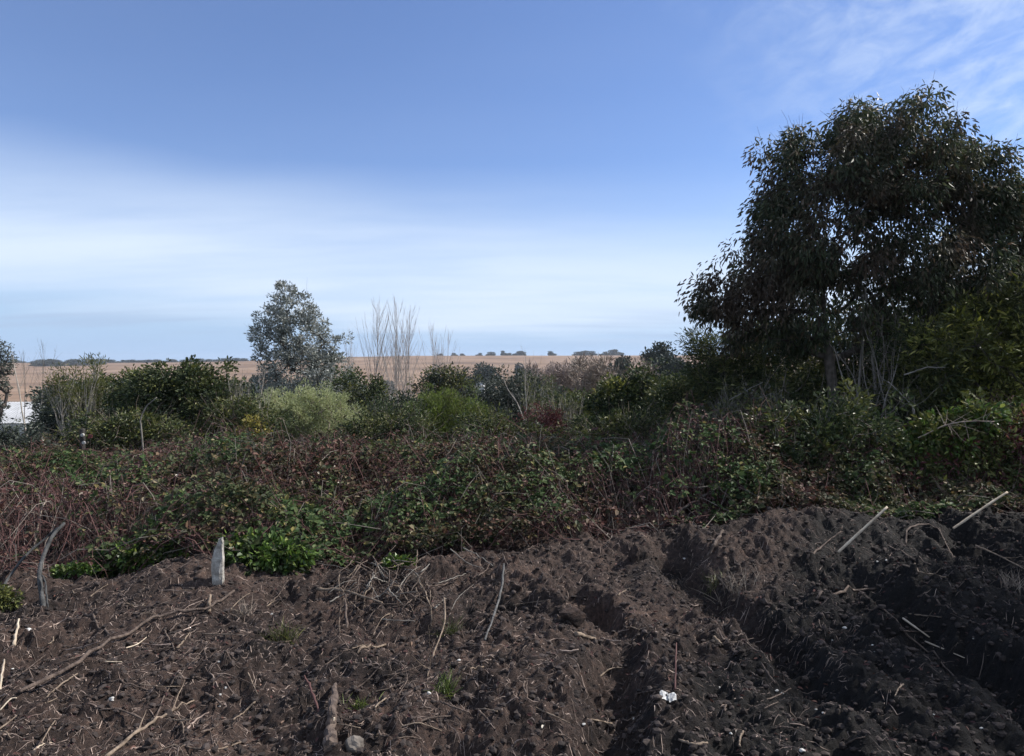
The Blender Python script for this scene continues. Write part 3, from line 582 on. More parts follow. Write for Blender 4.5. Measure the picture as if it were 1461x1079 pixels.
# ---------------------------------------------------------------- bare trees
def bare(name, label, cat, root, H_, spread, mat, seed, nprim=14, nsec=7, lean=(0, 0), r0=.03, steep=.25, start=.2, leafm=None, nleaf=0, stems=1, group=None, rmin=.003, lsize=(.07, .014)):
    g = np.random.default_rng(seed); t = empty(name, root, label, cat, group)
    mb = MB(); P6 = []; R6 = []; tips = []
    tt = np.linspace(0, 1, 8)
    for s in range(stems):
        ox = g.uniform(-1, 1, 2)*spread*(.5 if stems > 1 else 0)
        b = np.array([root[0]+ox[0]*.5, root[1]+ox[1]*.5, root[2]-.08]); hh = H_*(1 if s == 0 else g.uniform(.7, 1))
        e = b+np.array([lean[0]+ox[0], lean[1]+ox[1], hh])
        tr = b+(e-b)*tt[:, None]; tr[1:, :2] += np.cumsum(g.normal(0, .008*hh, (7, 2)), 0)
        rr = r0*(1 if stems == 1 else .6)*np.linspace(1, .12, 8)
        P6.append(tr); R6.append(rr)
        for k in range(nprim):
            f = g.uniform(start, .95); i = f*7; i0 = int(i); a = tr[i0]+(tr[min(i0+1, 7)]-tr[i0])*(i-i0)
            ln = hh*(1-f)*g.uniform(.45, .95)+.06*hh; az = g.uniform(0, 6.28); st = steep*g.uniform(.6, 1.5)
            d = np.array([math.cos(az)*st, math.sin(az)*st, 1.]); d /= np.linalg.norm(d)
            pp = a+d*ln*tt[:, None]; w = np.array([math.cos(az), math.sin(az), 0])*spread*.10*np.sin(tt*math.pi/2)[:, None]
            pp = pp+w+np.cumsum(g.normal(0, .006*ln, (8, 3)), 0)
            pr = max(rmin, np.interp(f*7, np.arange(8), rr)*.55)*np.linspace(1, .25, 8); P6.append(pp); R6.append(pr)
            for q in range(nsec):
                f2 = g.uniform(.15, .95); i2 = int(f2*7); a2 = pp[i2]; l2 = ln*(1-f2)*g.uniform(.3, .8)+.05*ln
                d2 = nz(d+g.normal(0, steep*1.1, 3)); p2 = a2+d2*l2*tt[:, None]+np.cumsum(g.normal(0, .008*l2, (8, 3)), 0)
                P6.append(p2); R6.append(max(rmin*.7, pr[i2]*.5)*np.linspace(1, .4, 8)); tips.append(p2[-1]); tips.append(p2[4])
    mb.add(*tubes(np.array(P6[:1]), np.array(R6[:1]), 6), smooth=True); mb.build('trunk', M[mat], t)
    b2 = MB(); b2.add(*tubes(np.array(P6[1:]), np.array(R6[1:]), 3), smooth=True); b2.build('branches', M[mat], t)
    if leafm and nleaf:
        C = np.array(tips); f = MB(); foliage(f, C, .05*H_, nleaf, lsize[0], lsize[1], g, -.6, .2, None); f.build('foliage', M[leafm], t)
    return t
def gpos(px, Y):
    x = at(px, 540, Y)[0]; return np.array([x, Y, float(G(x, Y))])
def topz(row, Y): return at(700, row, Y)[2]
def bare_px(name, label, cat, px, row, Y, spread_px, mat, seed, **kw):
    r = gpos(px, Y); return bare(name, label, cat, r, topz(row, Y)-r[2], spread_px*Y/F, mat, seed, **kw)
PG = dict(nprim=22, nsec=10, steep=.2, start=.3, r0=.055, rmin=.0062)
bare_px('bare_poplar', 'broad leafless poplar just right of the silver tree', 'tree', 529, 432, 42, 40, 'barkpop', 31, **PG)
bare_px('bare_poplar', 'tallest leafless poplar, second to the right of the silver tree', 'tree', 568, 430, 42, 26, 'barkpop', 32, **PG)
bare_px('bare_poplar', 'bushy leafless poplar leaning beside the tallest one', 'tree', 583, 442, 43, 34, 'barkpop', 33, **PG)
bare_px('bare_poplar', 'thin short leafless poplar between the bushy one and the last one', 'tree', 611, 462, 45, 16, 'barkpop', 34, **{**PG, 'nprim': 16, 'nsec': 6})
bare_px('bare_poplar', 'smallest leafless poplar, rightmost of the row on the skyline', 'tree', 634, 474, 45, 18, 'barkpop', 35, **{**PG, 'nprim': 16, 'nsec': 6})
bare_px('bare_poplar', 'faint low leafless tree touching the right side of the silver tree', 'tree', 500, 470, 44, 24, 'barkpop', 36, **{**PG, 'nprim': 14, 'nsec': 6})
bare_px('bare_sapling', 'single thin pale sapling with a forked lower limb above the crimson shrub', 'sapling', 755, 490, 13.4, 8, 'barkpale', 37, nprim=5, nsec=2, steep=.2, start=.5, r0=.017, rmin=.002)
def limb():
    Y = 13.2
    P = [at(754, 625, Y), at(748, 600, Y), at(738, 575, Y), at(724, 555, Y), at(716, 535, Y)]; P[0][2] -= .3
    t = empty('bare_sapling', P[0], 'pale bare side shoot leaning left from the foot of the thin sapling', 'sapling')
    mb = MB(); tt = np.linspace(0, 1, 9); Q = np.stack([np.interp(tt*4, range(5), [p[k] for p in P]) for k in range(3)], -1)
    mb.add(*tubes(Q[None], np.linspace(.016, .004, 9)[None], 6), smooth=True); mb.build('stem', M['barkpale'], t)
    b = MB(); g = np.random.default_rng(3); PP = []
    for k in range(12):
        a = Q[g.integers(3, 8)]; d = nz(np.array([g.normal(-.3, .3), g.normal(0, .3), 1])); PP.append(a+d*g.uniform(.15, .5)*np.linspace(0, 1, 6)[:, None])
    b.add(*tubes(np.array(PP), np.full((12, 1), .003)*np.linspace(1, .5, 6), 3)); b.build('twigs', M['barkpale'], t)
limb()
bare_px('whippy_sapling', 'clump of upright pale whippy stems right of the crimson shrub', 'sapling', 805, 552, 12.3, 40, 'barkpale', 38, nprim=6, nsec=2, steep=.1, r0=.018, stems=11, leafm='olive', nleaf=2, rmin=.0035)
bare_px('whippy_sapling', 'olive-tinged whippy stems behind the crimson shrub', 'sapling', 775, 535, 15.5, 50, 'barkpale', 39, nprim=8, nsec=4, steep=.1, r0=.02, stems=9, leafm='olive', nleaf=4, rmin=.003)
bare_px('whippy_sapling', 'olive-tinged upright saplings with pale forked stems near the left edge', 'sapling', 105, 508, 12.6, 75, 'barkpale', 40, nprim=9, nsec=4, steep=.16, r0=.036, stems=11, leafm='olive', nleaf=5, rmin=.005)
bare_px('whippy_sapling', 'pale upright stems just left of the silver tree', 'sapling', 345, 514, 12.3, 46, 'barkpale', 41, nprim=6, nsec=3, steep=.1, r0=.028, stems=11, rmin=.0035)
bare_px('bare_tree', 'spindly leafless tree on the skyline near the left edge', 'tree', 62, 486, 30, 30, 'barkgrey', 42, nprim=9, nsec=5, steep=.3, r0=.03, start=.55, rmin=.005)
bare_px('bare_tree', 'faint spindly leafless tree beside the conifer', 'tree', 38, 500, 32, 30, 'barkgrey', 43, nprim=8, nsec=5, steep=.3, r0=.03, start=.55, rmin=.005)
bare_px('leaning_pole', 'pale leafless stem leaning left in front of the tan field by the left edge', 'sapling', 48, 496, 15, 6, 'barkpale', 44, nprim=4, nsec=2, steep=.25, r0=.026, start=.5, lean=(-.48, 0), rmin=.003)
bare_px('dry_scrub', 'pinkish leafless scrub below the tan hillside, left half', 'scrub', 810, 522, 36, 80, 'barktan', 45, nprim=14, nsec=7, steep=.2, r0=.04, stems=22, start=.1, rmin=.013, leafm='dryred', nleaf=5, lsize=(.3, .035))
bare_px('dry_scrub', 'straw-coloured leafless scrub left of the distant dark trees', 'scrub', 872, 516, 34, 80, 'barktan', 46, nprim=14, nsec=7, steep=.2, r0=.04, stems=22, start=.1, rmin=.013, leafm='dry', nleaf=5, lsize=(.3, .035))
bare_px('dry_scrub', 'brown leafless scrub behind the pale sage mound and the dark shrub', 'scrub', 545, 540, 30, 60, 'barktan', 47, nprim=12, nsec=6, steep=.2, r0=.03, stems=12, start=.1, rmin=.006)

# ---------------------------------------------------------------- far and mid-distance trees
def blob_tree(name, label, cat, group, root, h, w, mat, seed, n=160, trunk=.25, L=.5):
    g = np.random.default_rng(seed); t = empty(name, root, label, cat, group)
    root = np.asarray(root, float)
    ells = []
    if trunk < .15: ells.append((root+np.array([0, 0, .3*h]), np.array([.4*w, .4*w, .3*h])))
    q = .3 if trunk >= .15 else .2
    for k in range(7):
        f = g.uniform(max(trunk+.12, .05), .84); ells.append((root+np.array([g.uniform(-q, q)*w, g.uniform(-q, q)*w, f*h]), np.array([w*g.uniform(.2, .32), w*g.uniform(.2, .32), h*g.uniform(.1, .2)])))
    C = in_ells(ells, n, g, .6)
    mb = MB(); tr = root+np.array([0, 0, h*.7])*np.linspace(0, 1, 6)[:, None]; tr[0, 2] -= .2
    A, ra, pa, rr = skeleton(tr, C[:40], g, .03*h/8, .4)
    mb.add(*tubes(A[None], ra[None], 6), smooth=True); mb.add(*tubes(pa, rr, 3)); mb.build('trunk', M['bark'], t)
    f = MB(); foliage(f, C, w*.1, 22, L, L*.5, g, .1, .5); f.build('crown', M[mat], t)
    return t
protos = []
gz = lambda x, y: float(T(x, y))
def far(px, Y): x = at(px, 520, Y)[0]; return np.array([x, Y, gz(x, Y)])
# trees on the skyline of the tan hill
GS = 'small trees along the skyline of the far hill'
pr = blob_tree('far_tree', 'small dark tree standing on the skyline of the tan hill', 'tree', GS, far(742, 895), 11, 13, 'far', 60, 110, -.12, 1.6)
pr.scale = (.7, .7, .5)
sky = [(628, 5, 7), (648, 6, 8), (660, 5, 7), (684, 6, 8), (700, 8, 13), (719, 10, 9), (727, 6, 7), (738, 9, 10), (747, 8, 8), (787, 9, 10), (823, 8, 12), (830, 9, 12), (838, 10, 13), (846, 9, 11), (862, 8, 11), (872, 11, 12), (880, 12, 14)]
for i, (px, h, w) in enumerate(sky):
    b = far(px, 893); b[2] -= .8
    copy_tree(pr, b, i*1.7, (w/13, w/13, h/17))
for i in range(42):   # hedge line on the lower left horizon
    px = 20+i*8.3+random.uniform(-3, 3); b = far(px, random.uniform(870, 895)); b[2] -= 1
    s = random.uniform(.6, 1.15); c = copy_tree(pr, b, i*2.1, (s*1.1, s*1.1, s*.40))
    c['label'] = 'small dark tree in the hedge line along the left horizon'; c['group'] = 'trees of the hedge line on the left horizon'
GW = 'dark wood trees below the left horizon'
pw = blob_tree('far_tree', 'dark tree of the wood strip on the slope below the left horizon', 'tree', GW, far(70, 700), 12, 14, 'far', 61, 110, -.12, 1.6)
pw.scale = (.9, .9, .45)
for i in range(26):
    px = random.uniform(50, 145); Y = random.uniform(690, 800); b = far(px, Y); b[2] -= 1
    copy_tree(pw, b, i, (random.uniform(.7, 1.1),)*2+(random.uniform(.32, .5),))
GV = 'scattered valley trees and bushes'
pv = blob_tree('valley_tree', 'dark green valley tree among the scrub below the tan fields', 'tree', GV, far(60, 160), 6, 7, 'far', 62, 150, .08, .75)
pb = blob_tree('scrub_tree', 'dark scrubby tree', 'tree', 'x', far(110, 48), 6, 6, 'far', 64, 260, .02, .26)
pb2 = blob_tree('scrub_tree', 'grey scrubby tree', 'tree', 'x', far(140, 50), 6, 6, 'fargrey', 65, 260, .02, .26)
pv2 = blob_tree('valley_tree', 'grey-green valley bush among the scrub below the tan fields', 'tree', 'scattered grey-green valley bushes', far(30, 140), 5, 7, 'fargrey', 63, 150, .05, .7)
for i in range(54):
    px = random.uniform(-40, 1000); Y = random.uniform(150, 330)
    if px < 130 and i % 3: px += 150
    b = far(px, Y); b[2] -= .4; s = random.uniform(.7, 1.3)
    copy_tree(pv if i % 3 else pv2, b, i*1.3, (s*1.2, s*1.2, s))
for i in range(34):
    px = -20+i*30+random.uniform(-12, 12); Y = random.uniform(34, 60)
    b = far(px, Y); b[2] -= .3
    row = 548 if px < 130 else (545 if px < 480 else 553)
    if px < 75: continue
    h = topz(row+random.uniform(-6, 8), Y)-b[2]
    if px < 60: h *= .8
    c = copy_tree(pb if i % 2 else pb2, b, i*1.9, (h/6*.8, h/6*.8, h/6))
    c['label'] = ('dark green' if i % 2 else 'grey-green')+' scrubby tree in the belt just behind the nearer shrubs'; c['group'] = ('dark' if i % 2 else 'grey')+' scrubby trees in the belt behind the shrubs'
for o_, q_, w_ in ((pb, 'dark green', 'dark'), (pb2, 'grey-green', 'grey')): o_['label'] = q_+' scrubby tree in the belt just behind the nearer shrubs'; o_['group'] = w_+' scrubby trees in the belt behind the shrubs'
# the individually readable mid-distance trees
def mid(label, px, row, wpx, Y, mat, seed, trunk=.1, n=200, name='dark_pine', L=.35, cat='tree'):
    b = far(px, Y); h = topz(row, Y)-b[2]; return blob_tree(name, label, cat, None, b, h, wpx*Y/F, mat, seed, n, trunk, L)
mid('dark flat-topped pine in front of the tan hill, left tree of the pair', 664, 521, 28, 190, 'far', 70, .35, 160, L=.7)
mid('wide dark flat-topped pine in front of the tan hill, right tree of the pair', 690, 519, 46, 190, 'far', 71, .3, 260, L=.7)
mid('round dark bush alone in the middle of the tan hillside', 743, 515, 16, 420, 'far', 72, .02, 80, 'round_bush', 1.2, 'bush')
mid('dark tree behind the tip of the thin bare sapling, below the hillside', 762, 519, 18, 170, 'far', 73, .2, 120, L=.6)
mid('dark bush on the edge of the tan field above the pinkish scrub', 822, 523, 16, 170, 'far', 74, .1, 100, 'round_bush', .6, 'bush')
mid('dark bush on the edge of the tan field left of the distant dark trees', 857, 519, 22, 160, 'far', 75, .1, 120, 'round_bush', .6, 'bush')
mid('tall dark tree behind the mid-green shrub, left one with the rounded dome', 925, 486, 78, 75, 'far', 76, .25, 620, 'dark_tree', .36)
mid('tall dark tree behind the mid-green shrub, right and lower one', 962, 496, 62, 70, 'far', 77, .25, 460, 'dark_tree', .34)
mid('low dark tree behind the straw-coloured scrub', 893, 506, 54, 80, 'far', 78, .15, 420, 'dark_tree', .36)
mid('dark tree half hidden behind the feathery olive shrub', 1005, 505, 56, 60, 'far', 79, .2, 320, 'dark_tree', .32)

# ---------------------------------------------------------------- small buildings far down in the valley
def shed(label, px0, px1, row_top, row_bot, Y, depth):
    a = at(px0, row_top, Y); b = at(px1, row_top, Y); zr = a[2]; ze = at(px0, row_bot, Y)[2]
    gr = gz((a[0]+b[0])/2, Y)-.3
    t = empty('shed', ((a[0]+b[0])/2, Y+depth/2, gr), label, 'building')
    mb = MB(); x0, x1 = a[0]+.15, b[0]-.15; y0, y1 = Y+.1, Y+depth; zw = min(ze-.05, zr-.3)
    V = [(x0, y0, gr), (x1, y0, gr), (x1, y1, gr), (x0, y1, gr), (x0, y0, zw), (x1, y0, zw), (x1, y1, zw), (x0, y1, zw), (x0, (y0+y1)/2, zr-.08), (x1, (y0+y1)/2, zr-.08)]
    mb.add(V, [[0, 1, 5, 4], [1, 2, 6, 5], [2, 3, 7, 6], [3, 0, 4, 7]]); mb.add(V, [[4, 7, 8], [5, 9, 6]]); mb.build('wall', M['wall'], t)
    r = MB(); yc = (y0+y1)/2
    xs_ = np.linspace(a[0], b[0], 60)
    for (ya, za, yb, zb) in ((y0-.25, zw-.03, yc, zr), (yc, zr, y1+.25, zw-.03)):
        z = .025*np.where(np.arange(60) % 2 == 0, 1, -1)
        Vt = np.concatenate([np.stack([xs_, np.full(60, ya), za+z], -1), np.stack([xs_, np.full(60, yb), zb+z], -1)])
        i = np.arange(59); r.add(Vt, np.stack([i, i+1, i+61, i+60], -1))
    r.build('roof', M['roof'], t)
shed('long pale shed roof down in the valley at the left edge', -90, 48, 577, 603, 105, 14)
shed('tiny white shed beside the dark flat-topped pines', 678, 692, 546, 551, 185, 5)

# ---------------------------------------------------------------- things on the soil
def spline(pts, n):
    pts = np.array(pts, float)
    if len(pts) == 2: return pts[0]+(pts[1]-pts[0])*np.linspace(0, 1, n)[:, None]
    p = np.vstack([2*pts[0]-pts[1], pts, 2*pts[-1]-pts[-2]]); out = []
    for u in np.linspace(0, len(pts)-1-1e-6, n):
        i = int(u); f = u-i; a, b, c, d = p[i:i+4]
        out.append(.5*((2*b)+(-a+c)*f+(2*a-5*b+4*c-d)*f*f+(-a+3*b-3*c+d)*f**3))
    return np.array(out)
def stick(name, label, cat, px, wpx, mat, seed=0, taper=.6, lift=None, group=None, twigs=0, jit=.22, sides=8, side_mat=None, clamp=True, rise=0):
    """px: pixel track along the ground; wpx: thickness in photo pixels; lift: metres above ground at each point"""
    g = np.random.default_rng(seed+900)
    Pt = [hit(*q) for q in px]
    r = wpx*.31*np.mean([p[1] for p in Pt])/F
    lf = lift or [0]*len(Pt)
    for p, l in zip(Pt, lf): p[2] = G(p[0], p[1])+l
    n = max(8, 5*len(Pt)); Q = spline(Pt, n); ls = np.interp(np.linspace(0, len(Pt)-1, n), range(len(Pt)), lf)
    gzv = G(Q[:, 0], Q[:, 1]); Q[:, 2] = (np.maximum(Q[:, 2], gzv-.2*r) if clamp else Q[:, 2])+.45*r+rise
    Q[1:-1] += g.normal(0, jit*r, (n-2, 3))
    rr = r*np.linspace(1, taper, n)*(1+g.normal(0, .15, n))
    Q = np.vstack([Q[0], Q, Q[-1]]); rr = np.concatenate([[rr[0]*.05], rr, [rr[-1]*.05]])
    Q[0] += (Q[1]-Q[2])*.02; Q[-1] += (Q[-2]-Q[-3])*.02
    if twigs:
        t = empty(name, Pt[0], label, cat, group)
        mb = MB(); mb.add(*tubes(Q[None], rr[None], sides), smooth=True); mb.build('stem', M[mat], t)
        for k in range(twigs):
            i = g.integers(n//3, n); a = Q[i]; d = nz(nz(Q[-1]-Q[0])*.8+g.normal(0, .7, 3)+np.array([0, 0, .25])); ln = g.uniform(.12, .35)*np.linalg.norm(Q[-1]-Q[0])
            w = a+d*ln*np.linspace(0, 1, 7)[:, None]+np.cumsum(g.normal(0, .012*ln, (7, 3)), 0)
            w[:, 2] = np.maximum(w[:, 2], G(w[:, 0], w[:, 1])+.003)
            b = MB(); b.add(*tubes(w[None], (r*.5*np.linspace(1, .3, 7))[None], 5), smooth=True); b.build('twig', M[side_mat or mat], t)
        return t
    mb = MB(); mb.add(*tubes(Q[None], rr[None], sides), smooth=True); o = mb.build(name, M[mat], None, loc=Pt[0]); return tagit(o, label, cat, group)
ST = [
 # name,label,cat,px,wpx,mat,kw
 ('long_stick', 'long brown stick running diagonally up across the soil on the left', 'stick', [(28, 1000), (110, 958), (190, 910), (240, 885), (295, 877), (334, 852)], 8, 'stick', dict(taper=.8, rise=.035)),
 ('branch', 'thick grey-brown split branch pointing up right at the bottom left', 'branch', [(150, 1085), (200, 1045), (240, 1020), (277, 1006)], 9, 'sticktan', dict(twigs=2, taper=.45)),
 ('stick', 'thin dark bent stick rising behind the split branch at the bottom left', 'stick', [(222, 1025), (240, 985), (262, 960), (296, 920)], 3.5, 'stick', {}),
 ('stick', 'short thick grey stick lying below the bent grey branch', 'stick', [(122, 880), (140, 898), (158, 914)], 6, 'stick', dict(taper=.9)),
 ('wood_splinter', 'pale splintered wood standing near the left edge of the soil', 'wood', [(20, 922), (27, 896)], 8, 'stickpale', dict(lift=[0, .05], taper=.5)),
 ('wood_splinter', 'pale splinter at the extreme left edge of the soil', 'wood', [(0, 985), (6, 950)], 6, 'stickpale', dict(lift=[0, .03], taper=.7)),
 ('stick', 'short grey stick leaning, left side of a V of two sticks', 'stick', [(234, 902), (243, 916), (249, 929)], 5, 'stick', {}),
 ('stick', 'short stick with a pale end, right side of the V of two sticks', 'stick', [(252, 927), (262, 915), (271, 904)], 5, 'sticktan', {}),
 ('straw', 'thin pale curved straw below the long diagonal stick', 'straw', [(180, 928), (196, 923), (209, 916)], 3, 'stickpale', {}),
 ('straw', 'small white straw beside a dark hollow on the left soil', 'straw', [(150, 948), (174, 948)], 3, 'stickpale', {}),
 ('stick', 'low grey stick with a pale knot in the left soil', 'stick', [(155, 973), (185, 978), (225, 992)], 4.5, 'stick', {}),
 ('stick', 'pale twig at the bottom left corner above the frame edge', 'stick', [(48, 1073), (58, 1066), (74, 1061)], 4, 'stickpale', {}),
 ('branch', 'forked thin branch along the bottom edge right of the split branch', 'branch', [(215, 1079), (250, 1066), (305, 1072), (350, 1060)], 4.5, 'sticktan', dict(twigs=4)),
 ('stick', 'thin upright twig by the forked branch at the bottom', 'stick', [(300, 1040), (304, 1072)], 3.5, 'stick', {}),
 ('straw', 'bundle stalk at the left edge above the bottom corner', 'straw', [(0, 1020), (15, 1004), (24, 1001)], 4, 'stickpale', {}),
 ('straw', 'second pale stalk at the left edge, lower than the first', 'straw', [(-5, 1050), (10, 1038), (24, 1026)], 4, 'sticktan', {}),
 ('stick', 'thick tan broken stick lying across the heap of cut twigs', 'stick', [(452, 848), (490, 854), (545, 868)], 8, 'sticktan', dict(taper=.5, lift=[.02, .05, .03])),
 ('stick', 'stubby brown stick standing below the tan broken stick', 'stick', [(495, 898), (493, 868)], 6.5, 'stick', dict(lift=[0, .09])),
 ('stick', 'straight tan stick lying on the soil under the twig heap', 'stick', [(510, 935), (550, 921)], 6, 'sticktan', dict(taper=.8)),
 ('stick', 'slim brown stick leaning up right beside the dark rut', 'stick', [(454, 958), (475, 945), (496, 929)], 4, 'stick', {}),
 ('root', 'curved root arching over the soil in the lower middle', 'root', [(492, 994), (520, 980), (550, 958), (572, 964), (581, 978), (569, 994)], 4, 'stick', dict(lift=[0, .02, .05, .05, .03, 0])),
 ('stick', 'curved dark stick standing at the right of the twig heap', 'stick', [(719, 825), (714, 860), (692, 914)], 6, 'stickgrey', dict(lift=[.10, .05, 0], taper=.7)),
 ('stick', 'pale grey twig leaning below the curved dark stick', 'stick', [(634, 880), (634, 905), (620, 935), (610, 968)], 4.5, 'sticktan', dict(lift=[.12, .06, .02, 0], twigs=2)),
 ('stick', 'short straight pale stick right of the grass tuft in the middle', 'stick', [(654, 968), (690, 953)], 4.5, 'sticktan', {}),
 ('stick', 'red-brown broken stick sticking up left of the small log', 'stick', [(455, 1018), (442, 995), (434, 985)], 7, 'cane', dict(lift=[0, .04, .07])),
 ('stick', 'straight reddish stick lying in the dark soil on the right', 'stick', [(1166, 856), (1205, 848), (1250, 841)], 7, 'stick', dict(taper=.8)),
 ('stick', 'pale forked twig in the dark soil below the bright stake', 'stick', [(1275, 812), (1310, 820), (1350, 829)], 5, 'sticktan', dict(twigs=3)),
 ('straw', 'bright straight straw in the dark rut at the right', 'straw', [(1288, 888), (1326, 913)], 5.5, 'stickpale', dict(taper=.6, jit=.04)),
 ('straw', 'thin pale straw below and right of the bright straight straw', 'straw', [(1320, 920), (1376, 943)], 4, 'stickpale', dict(taper=.6, jit=.04)),
 ('stick', 'long dark stick along the dark rut at the right', 'stick', [(1236, 870), (1290, 905), (1345, 950), (1382, 988)], 5, 'stick', dict(jit=.06)),
 ('stick', 'dark stick lying in the soil above the long rut stick', 'stick', [(1268, 780), (1300, 798), (1345, 818)], 5, 'stick', {}),
 ('straw', 'pale straw on the soil near the right edge', 'straw', [(1392, 782), (1425, 798), (1461, 815)], 4.5, 'sticktan', dict(twigs=2)),
 ('stick', 'dull stick in the shadow right of the reddish stick', 'stick', [(1310, 854), (1340, 864), (1365, 878)], 4.5, 'stick', {}),
 ('root', 'dark arched root in the hollow below the bright stake', 'root', [(1292, 778), (1296, 764), (1325, 760), (1345, 775), (1360, 800)], 4.5, 'stick', dict(lift=[0, .05, .06, .03, 0])),
 ('stick', 'flat grey stick leaning on the mound left of the big tree', 'stick', [(1009, 798), (1020, 782), (1031, 768)], 8, 'stick', dict(lift=[0, .03, .05], taper=.9)),
 ('wood_chip', 'bright tan wood chip at the head of the deep rut', 'wood', [(822, 908), (836, 910), (849, 914)], 10, 'sticktan', dict(taper=.8)),
 ('wood_chip', 'tan triangular wood chip right of the deep rut', 'wood', [(1018, 912), (1032, 924)], 11, 'sticktan', dict(taper=.3)),
 ('stick', 'thin upright red stalk behind the white litter', 'stalk', [(963, 985), (965, 950)], 4.5, 'cane', dict(lift=[0, .12])),
 ('stick', 'thin curved pale twig on the mound above the deep rut', 'stick', [(882, 850), (892, 844), (904, 842)], 3.5, 'sticktan', {}),
 ('stick', 'brown stick leaning down the bank at the left of the bright stake', 'stick', [(1152, 800), (1180, 778), (1200, 768)], 4.5, 'stick', dict(lift=[0, .02, .05])),
]
for i, (nm, lb, ct, px, w, mt, kw) in enumerate(ST):
    if nm == 'wood_chip': kw = {**dict(jit=.04), **kw}
    if nm == 'straw': kw = {**dict(jit=.05, clamp=False, rise=.012), **kw}
    stick(nm, lb, ct, px, w, mt, seed=i, **kw)

# heap of cut twigs: countable individuals, one group
HG = 'cut twigs heaped at the soil edge'
g = np.random.default_rng(66)
for i in range(95):
    cx = g.normal(565, 62); cy = g.normal(848, 26); cy = np.clip(cy, 808, 905)
    a = g.uniform(-1.2, 1.2)+(math.pi/2 if i % 2 else 0); ln = g.uniform(24, 60)
    p0 = (cx-math.cos(a)*ln*.5, np.clip(cy-math.sin(a)*ln*.35, 802, 915)); p1 = (cx+math.cos(a)*ln*.5, np.clip(cy+math.sin(a)*ln*.35, 802, 915))
    stick('cut_twig', 'thin cut twig lying in the heap at the soil edge', 'twig', [p0, ((p0[0]+p1[0])/2+g.normal(0, 2.5), (p0[1]+p1[1])/2), p1], g.uniform(1.8, 4.0), ['stick', 'sticktan', 'barkgrey', 'stick'][i % 4], seed=400+i,
          lift=[g.uniform(0, .1), g.uniform(.03, .09), g.uniform(0, .1)], group=HG, sides=5, taper=.5, clamp=False, jit=.5)

TG = 'broken twigs scattered loose over the dug soil'
g = np.random.default_rng(88)
for i in range(110):
    for _ in range(50):
        cx, cy = g.uniform(0, 1461), g.uniform(845, 1070)
        if g.random() < np.clip(1.15-cx/1500, .25, 1) and not (480 < cx < 650 and cy < 900): break
    a = g.uniform(-.9, .9) if g.random() < .7 else g.uniform(.6, 2.2); sc_ = (cy-522)/400; ln = g.uniform(14, 62)*sc_
    p = [(cx+math.cos(a)*ln*t_+g.normal(0, 1.2), np.clip(cy+math.sin(a)*ln*.6*t_+g.normal(0, 1.2), 830, 1078)) for t_ in (-.5, 0, .5)]
    stick('broken_twig', 'broken twig lying loose on the dug soil', 'twig', p, g.uniform(2.0, 4.6)*sc_, ['stick', 'sticktan', 'stick', 'stick', 'sticktan', 'chip'][i % 6], seed=700+i,
          lift=[g.uniform(-.008, .012), .012, g.uniform(-.005, .04)], group=TG, sides=5, taper=g.uniform(.4, .9), clamp=False, jit=.2)

# bleached and grey branches standing in the brambles: given in 3-D along their own depth
def branch3(name, label, cat, pts, r0, r1, mat, seed=0, twigs=0, ground=True, tl=.35):
    g = np.random.default_rng(seed+1500)
    P = [at(a, b, Y) for a, b, Y in pts]
    if ground: P[0][2] = min(P[0][2], G(P[0][0], P[0][1])-.03)
    Q = spline(P, 18); Q[1:] += np.cumsum(g.normal(0, .0025 if name != 'stake' else .0004, (17, 3)), 0); rr = np.linspace(r0, r1, 18)*(1+g.normal(0, .06, 18))
    Q = np.vstack([Q, Q[-1]+(Q[-1]-Q[-2])*.02]); rr = np.append(rr, r1*.05)
    t = empty(name, P[0], label, cat); mb = MB(); mb.add(*tubes(Q[None], rr[None], 9), smooth=True); mb.build('stem', M[mat], t)
    L = np.linalg.norm(Q[-1]-Q[0])
    for k in range(twigs):
        i = g.integers(6, 17); d = nz(nz(Q[i+1]-Q[i])*.8+g.normal(0, .6, 3)); w = Q[i]+d*L*tl*g.uniform(.4, 1)*np.linspace(0, 1, 7)[:, None]+np.cumsum(g.normal(0, .006*L, (7, 3)), 0)
        b = MB(); b.add(*tubes(w[None], (rr[i]*.5*np.linspace(1, .3, 7))[None], 5), smooth=True); b.build('twig', M[mat], t)
    return t
branch3('bent_branch', 'thick slate grey branch curving up out of the soil on the left', 'branch', [(62, 870, 5.1), (56, 825, 5.3), (62, 795, 5.45), (75, 765, 5.6), (92, 746, 5.7)], .017, .012, 'stickdark', 1)
branch3('grey_branch', 'thinner dark grey branch slanting to the left edge behind the thick bent one', 'branch', [(-12, 845, 5.2), (30, 800, 5.6), (62, 770, 5.75), (90, 748, 5.8)], .011, .007, 'stickdark', 2)
branch3('root', 'frayed thin root hanging at the foot of the thick bent branch', 'root', [(70, 872, 5.05), (66, 848, 5.15), (58, 820, 5.28)], .006, .005, 'stickdark', 3, 4)
branch3('bent_twig', 'bleached bent twig rising from the brambles in front of the broad-leaved shrub', 'twig', [(210, 650, 9.6), (202, 620, 9.6), (202, 598, 9.6), (210, 582, 9.6), (226, 568, 9.6)], .012, .006, 'barkgrey', 4, 0)
branch3('bent_twig', 'curved tan stem leaning over the brambles at the far left', 'twig', [(44, 752, 6.6), (58, 730, 6.7), (66, 712, 6.8), (66, 690, 6.8)], .009, .005, 'barktan', 5, 2, tl=.2)
branch3('bent_twig', 'upright tan stem in the brambles right of the bleached bent twig', 'twig', [(222, 700, 8.2), (214, 675, 8.2), (216, 650, 8.2)], .008, .005, 'barktan', 6, 2, tl=.3)
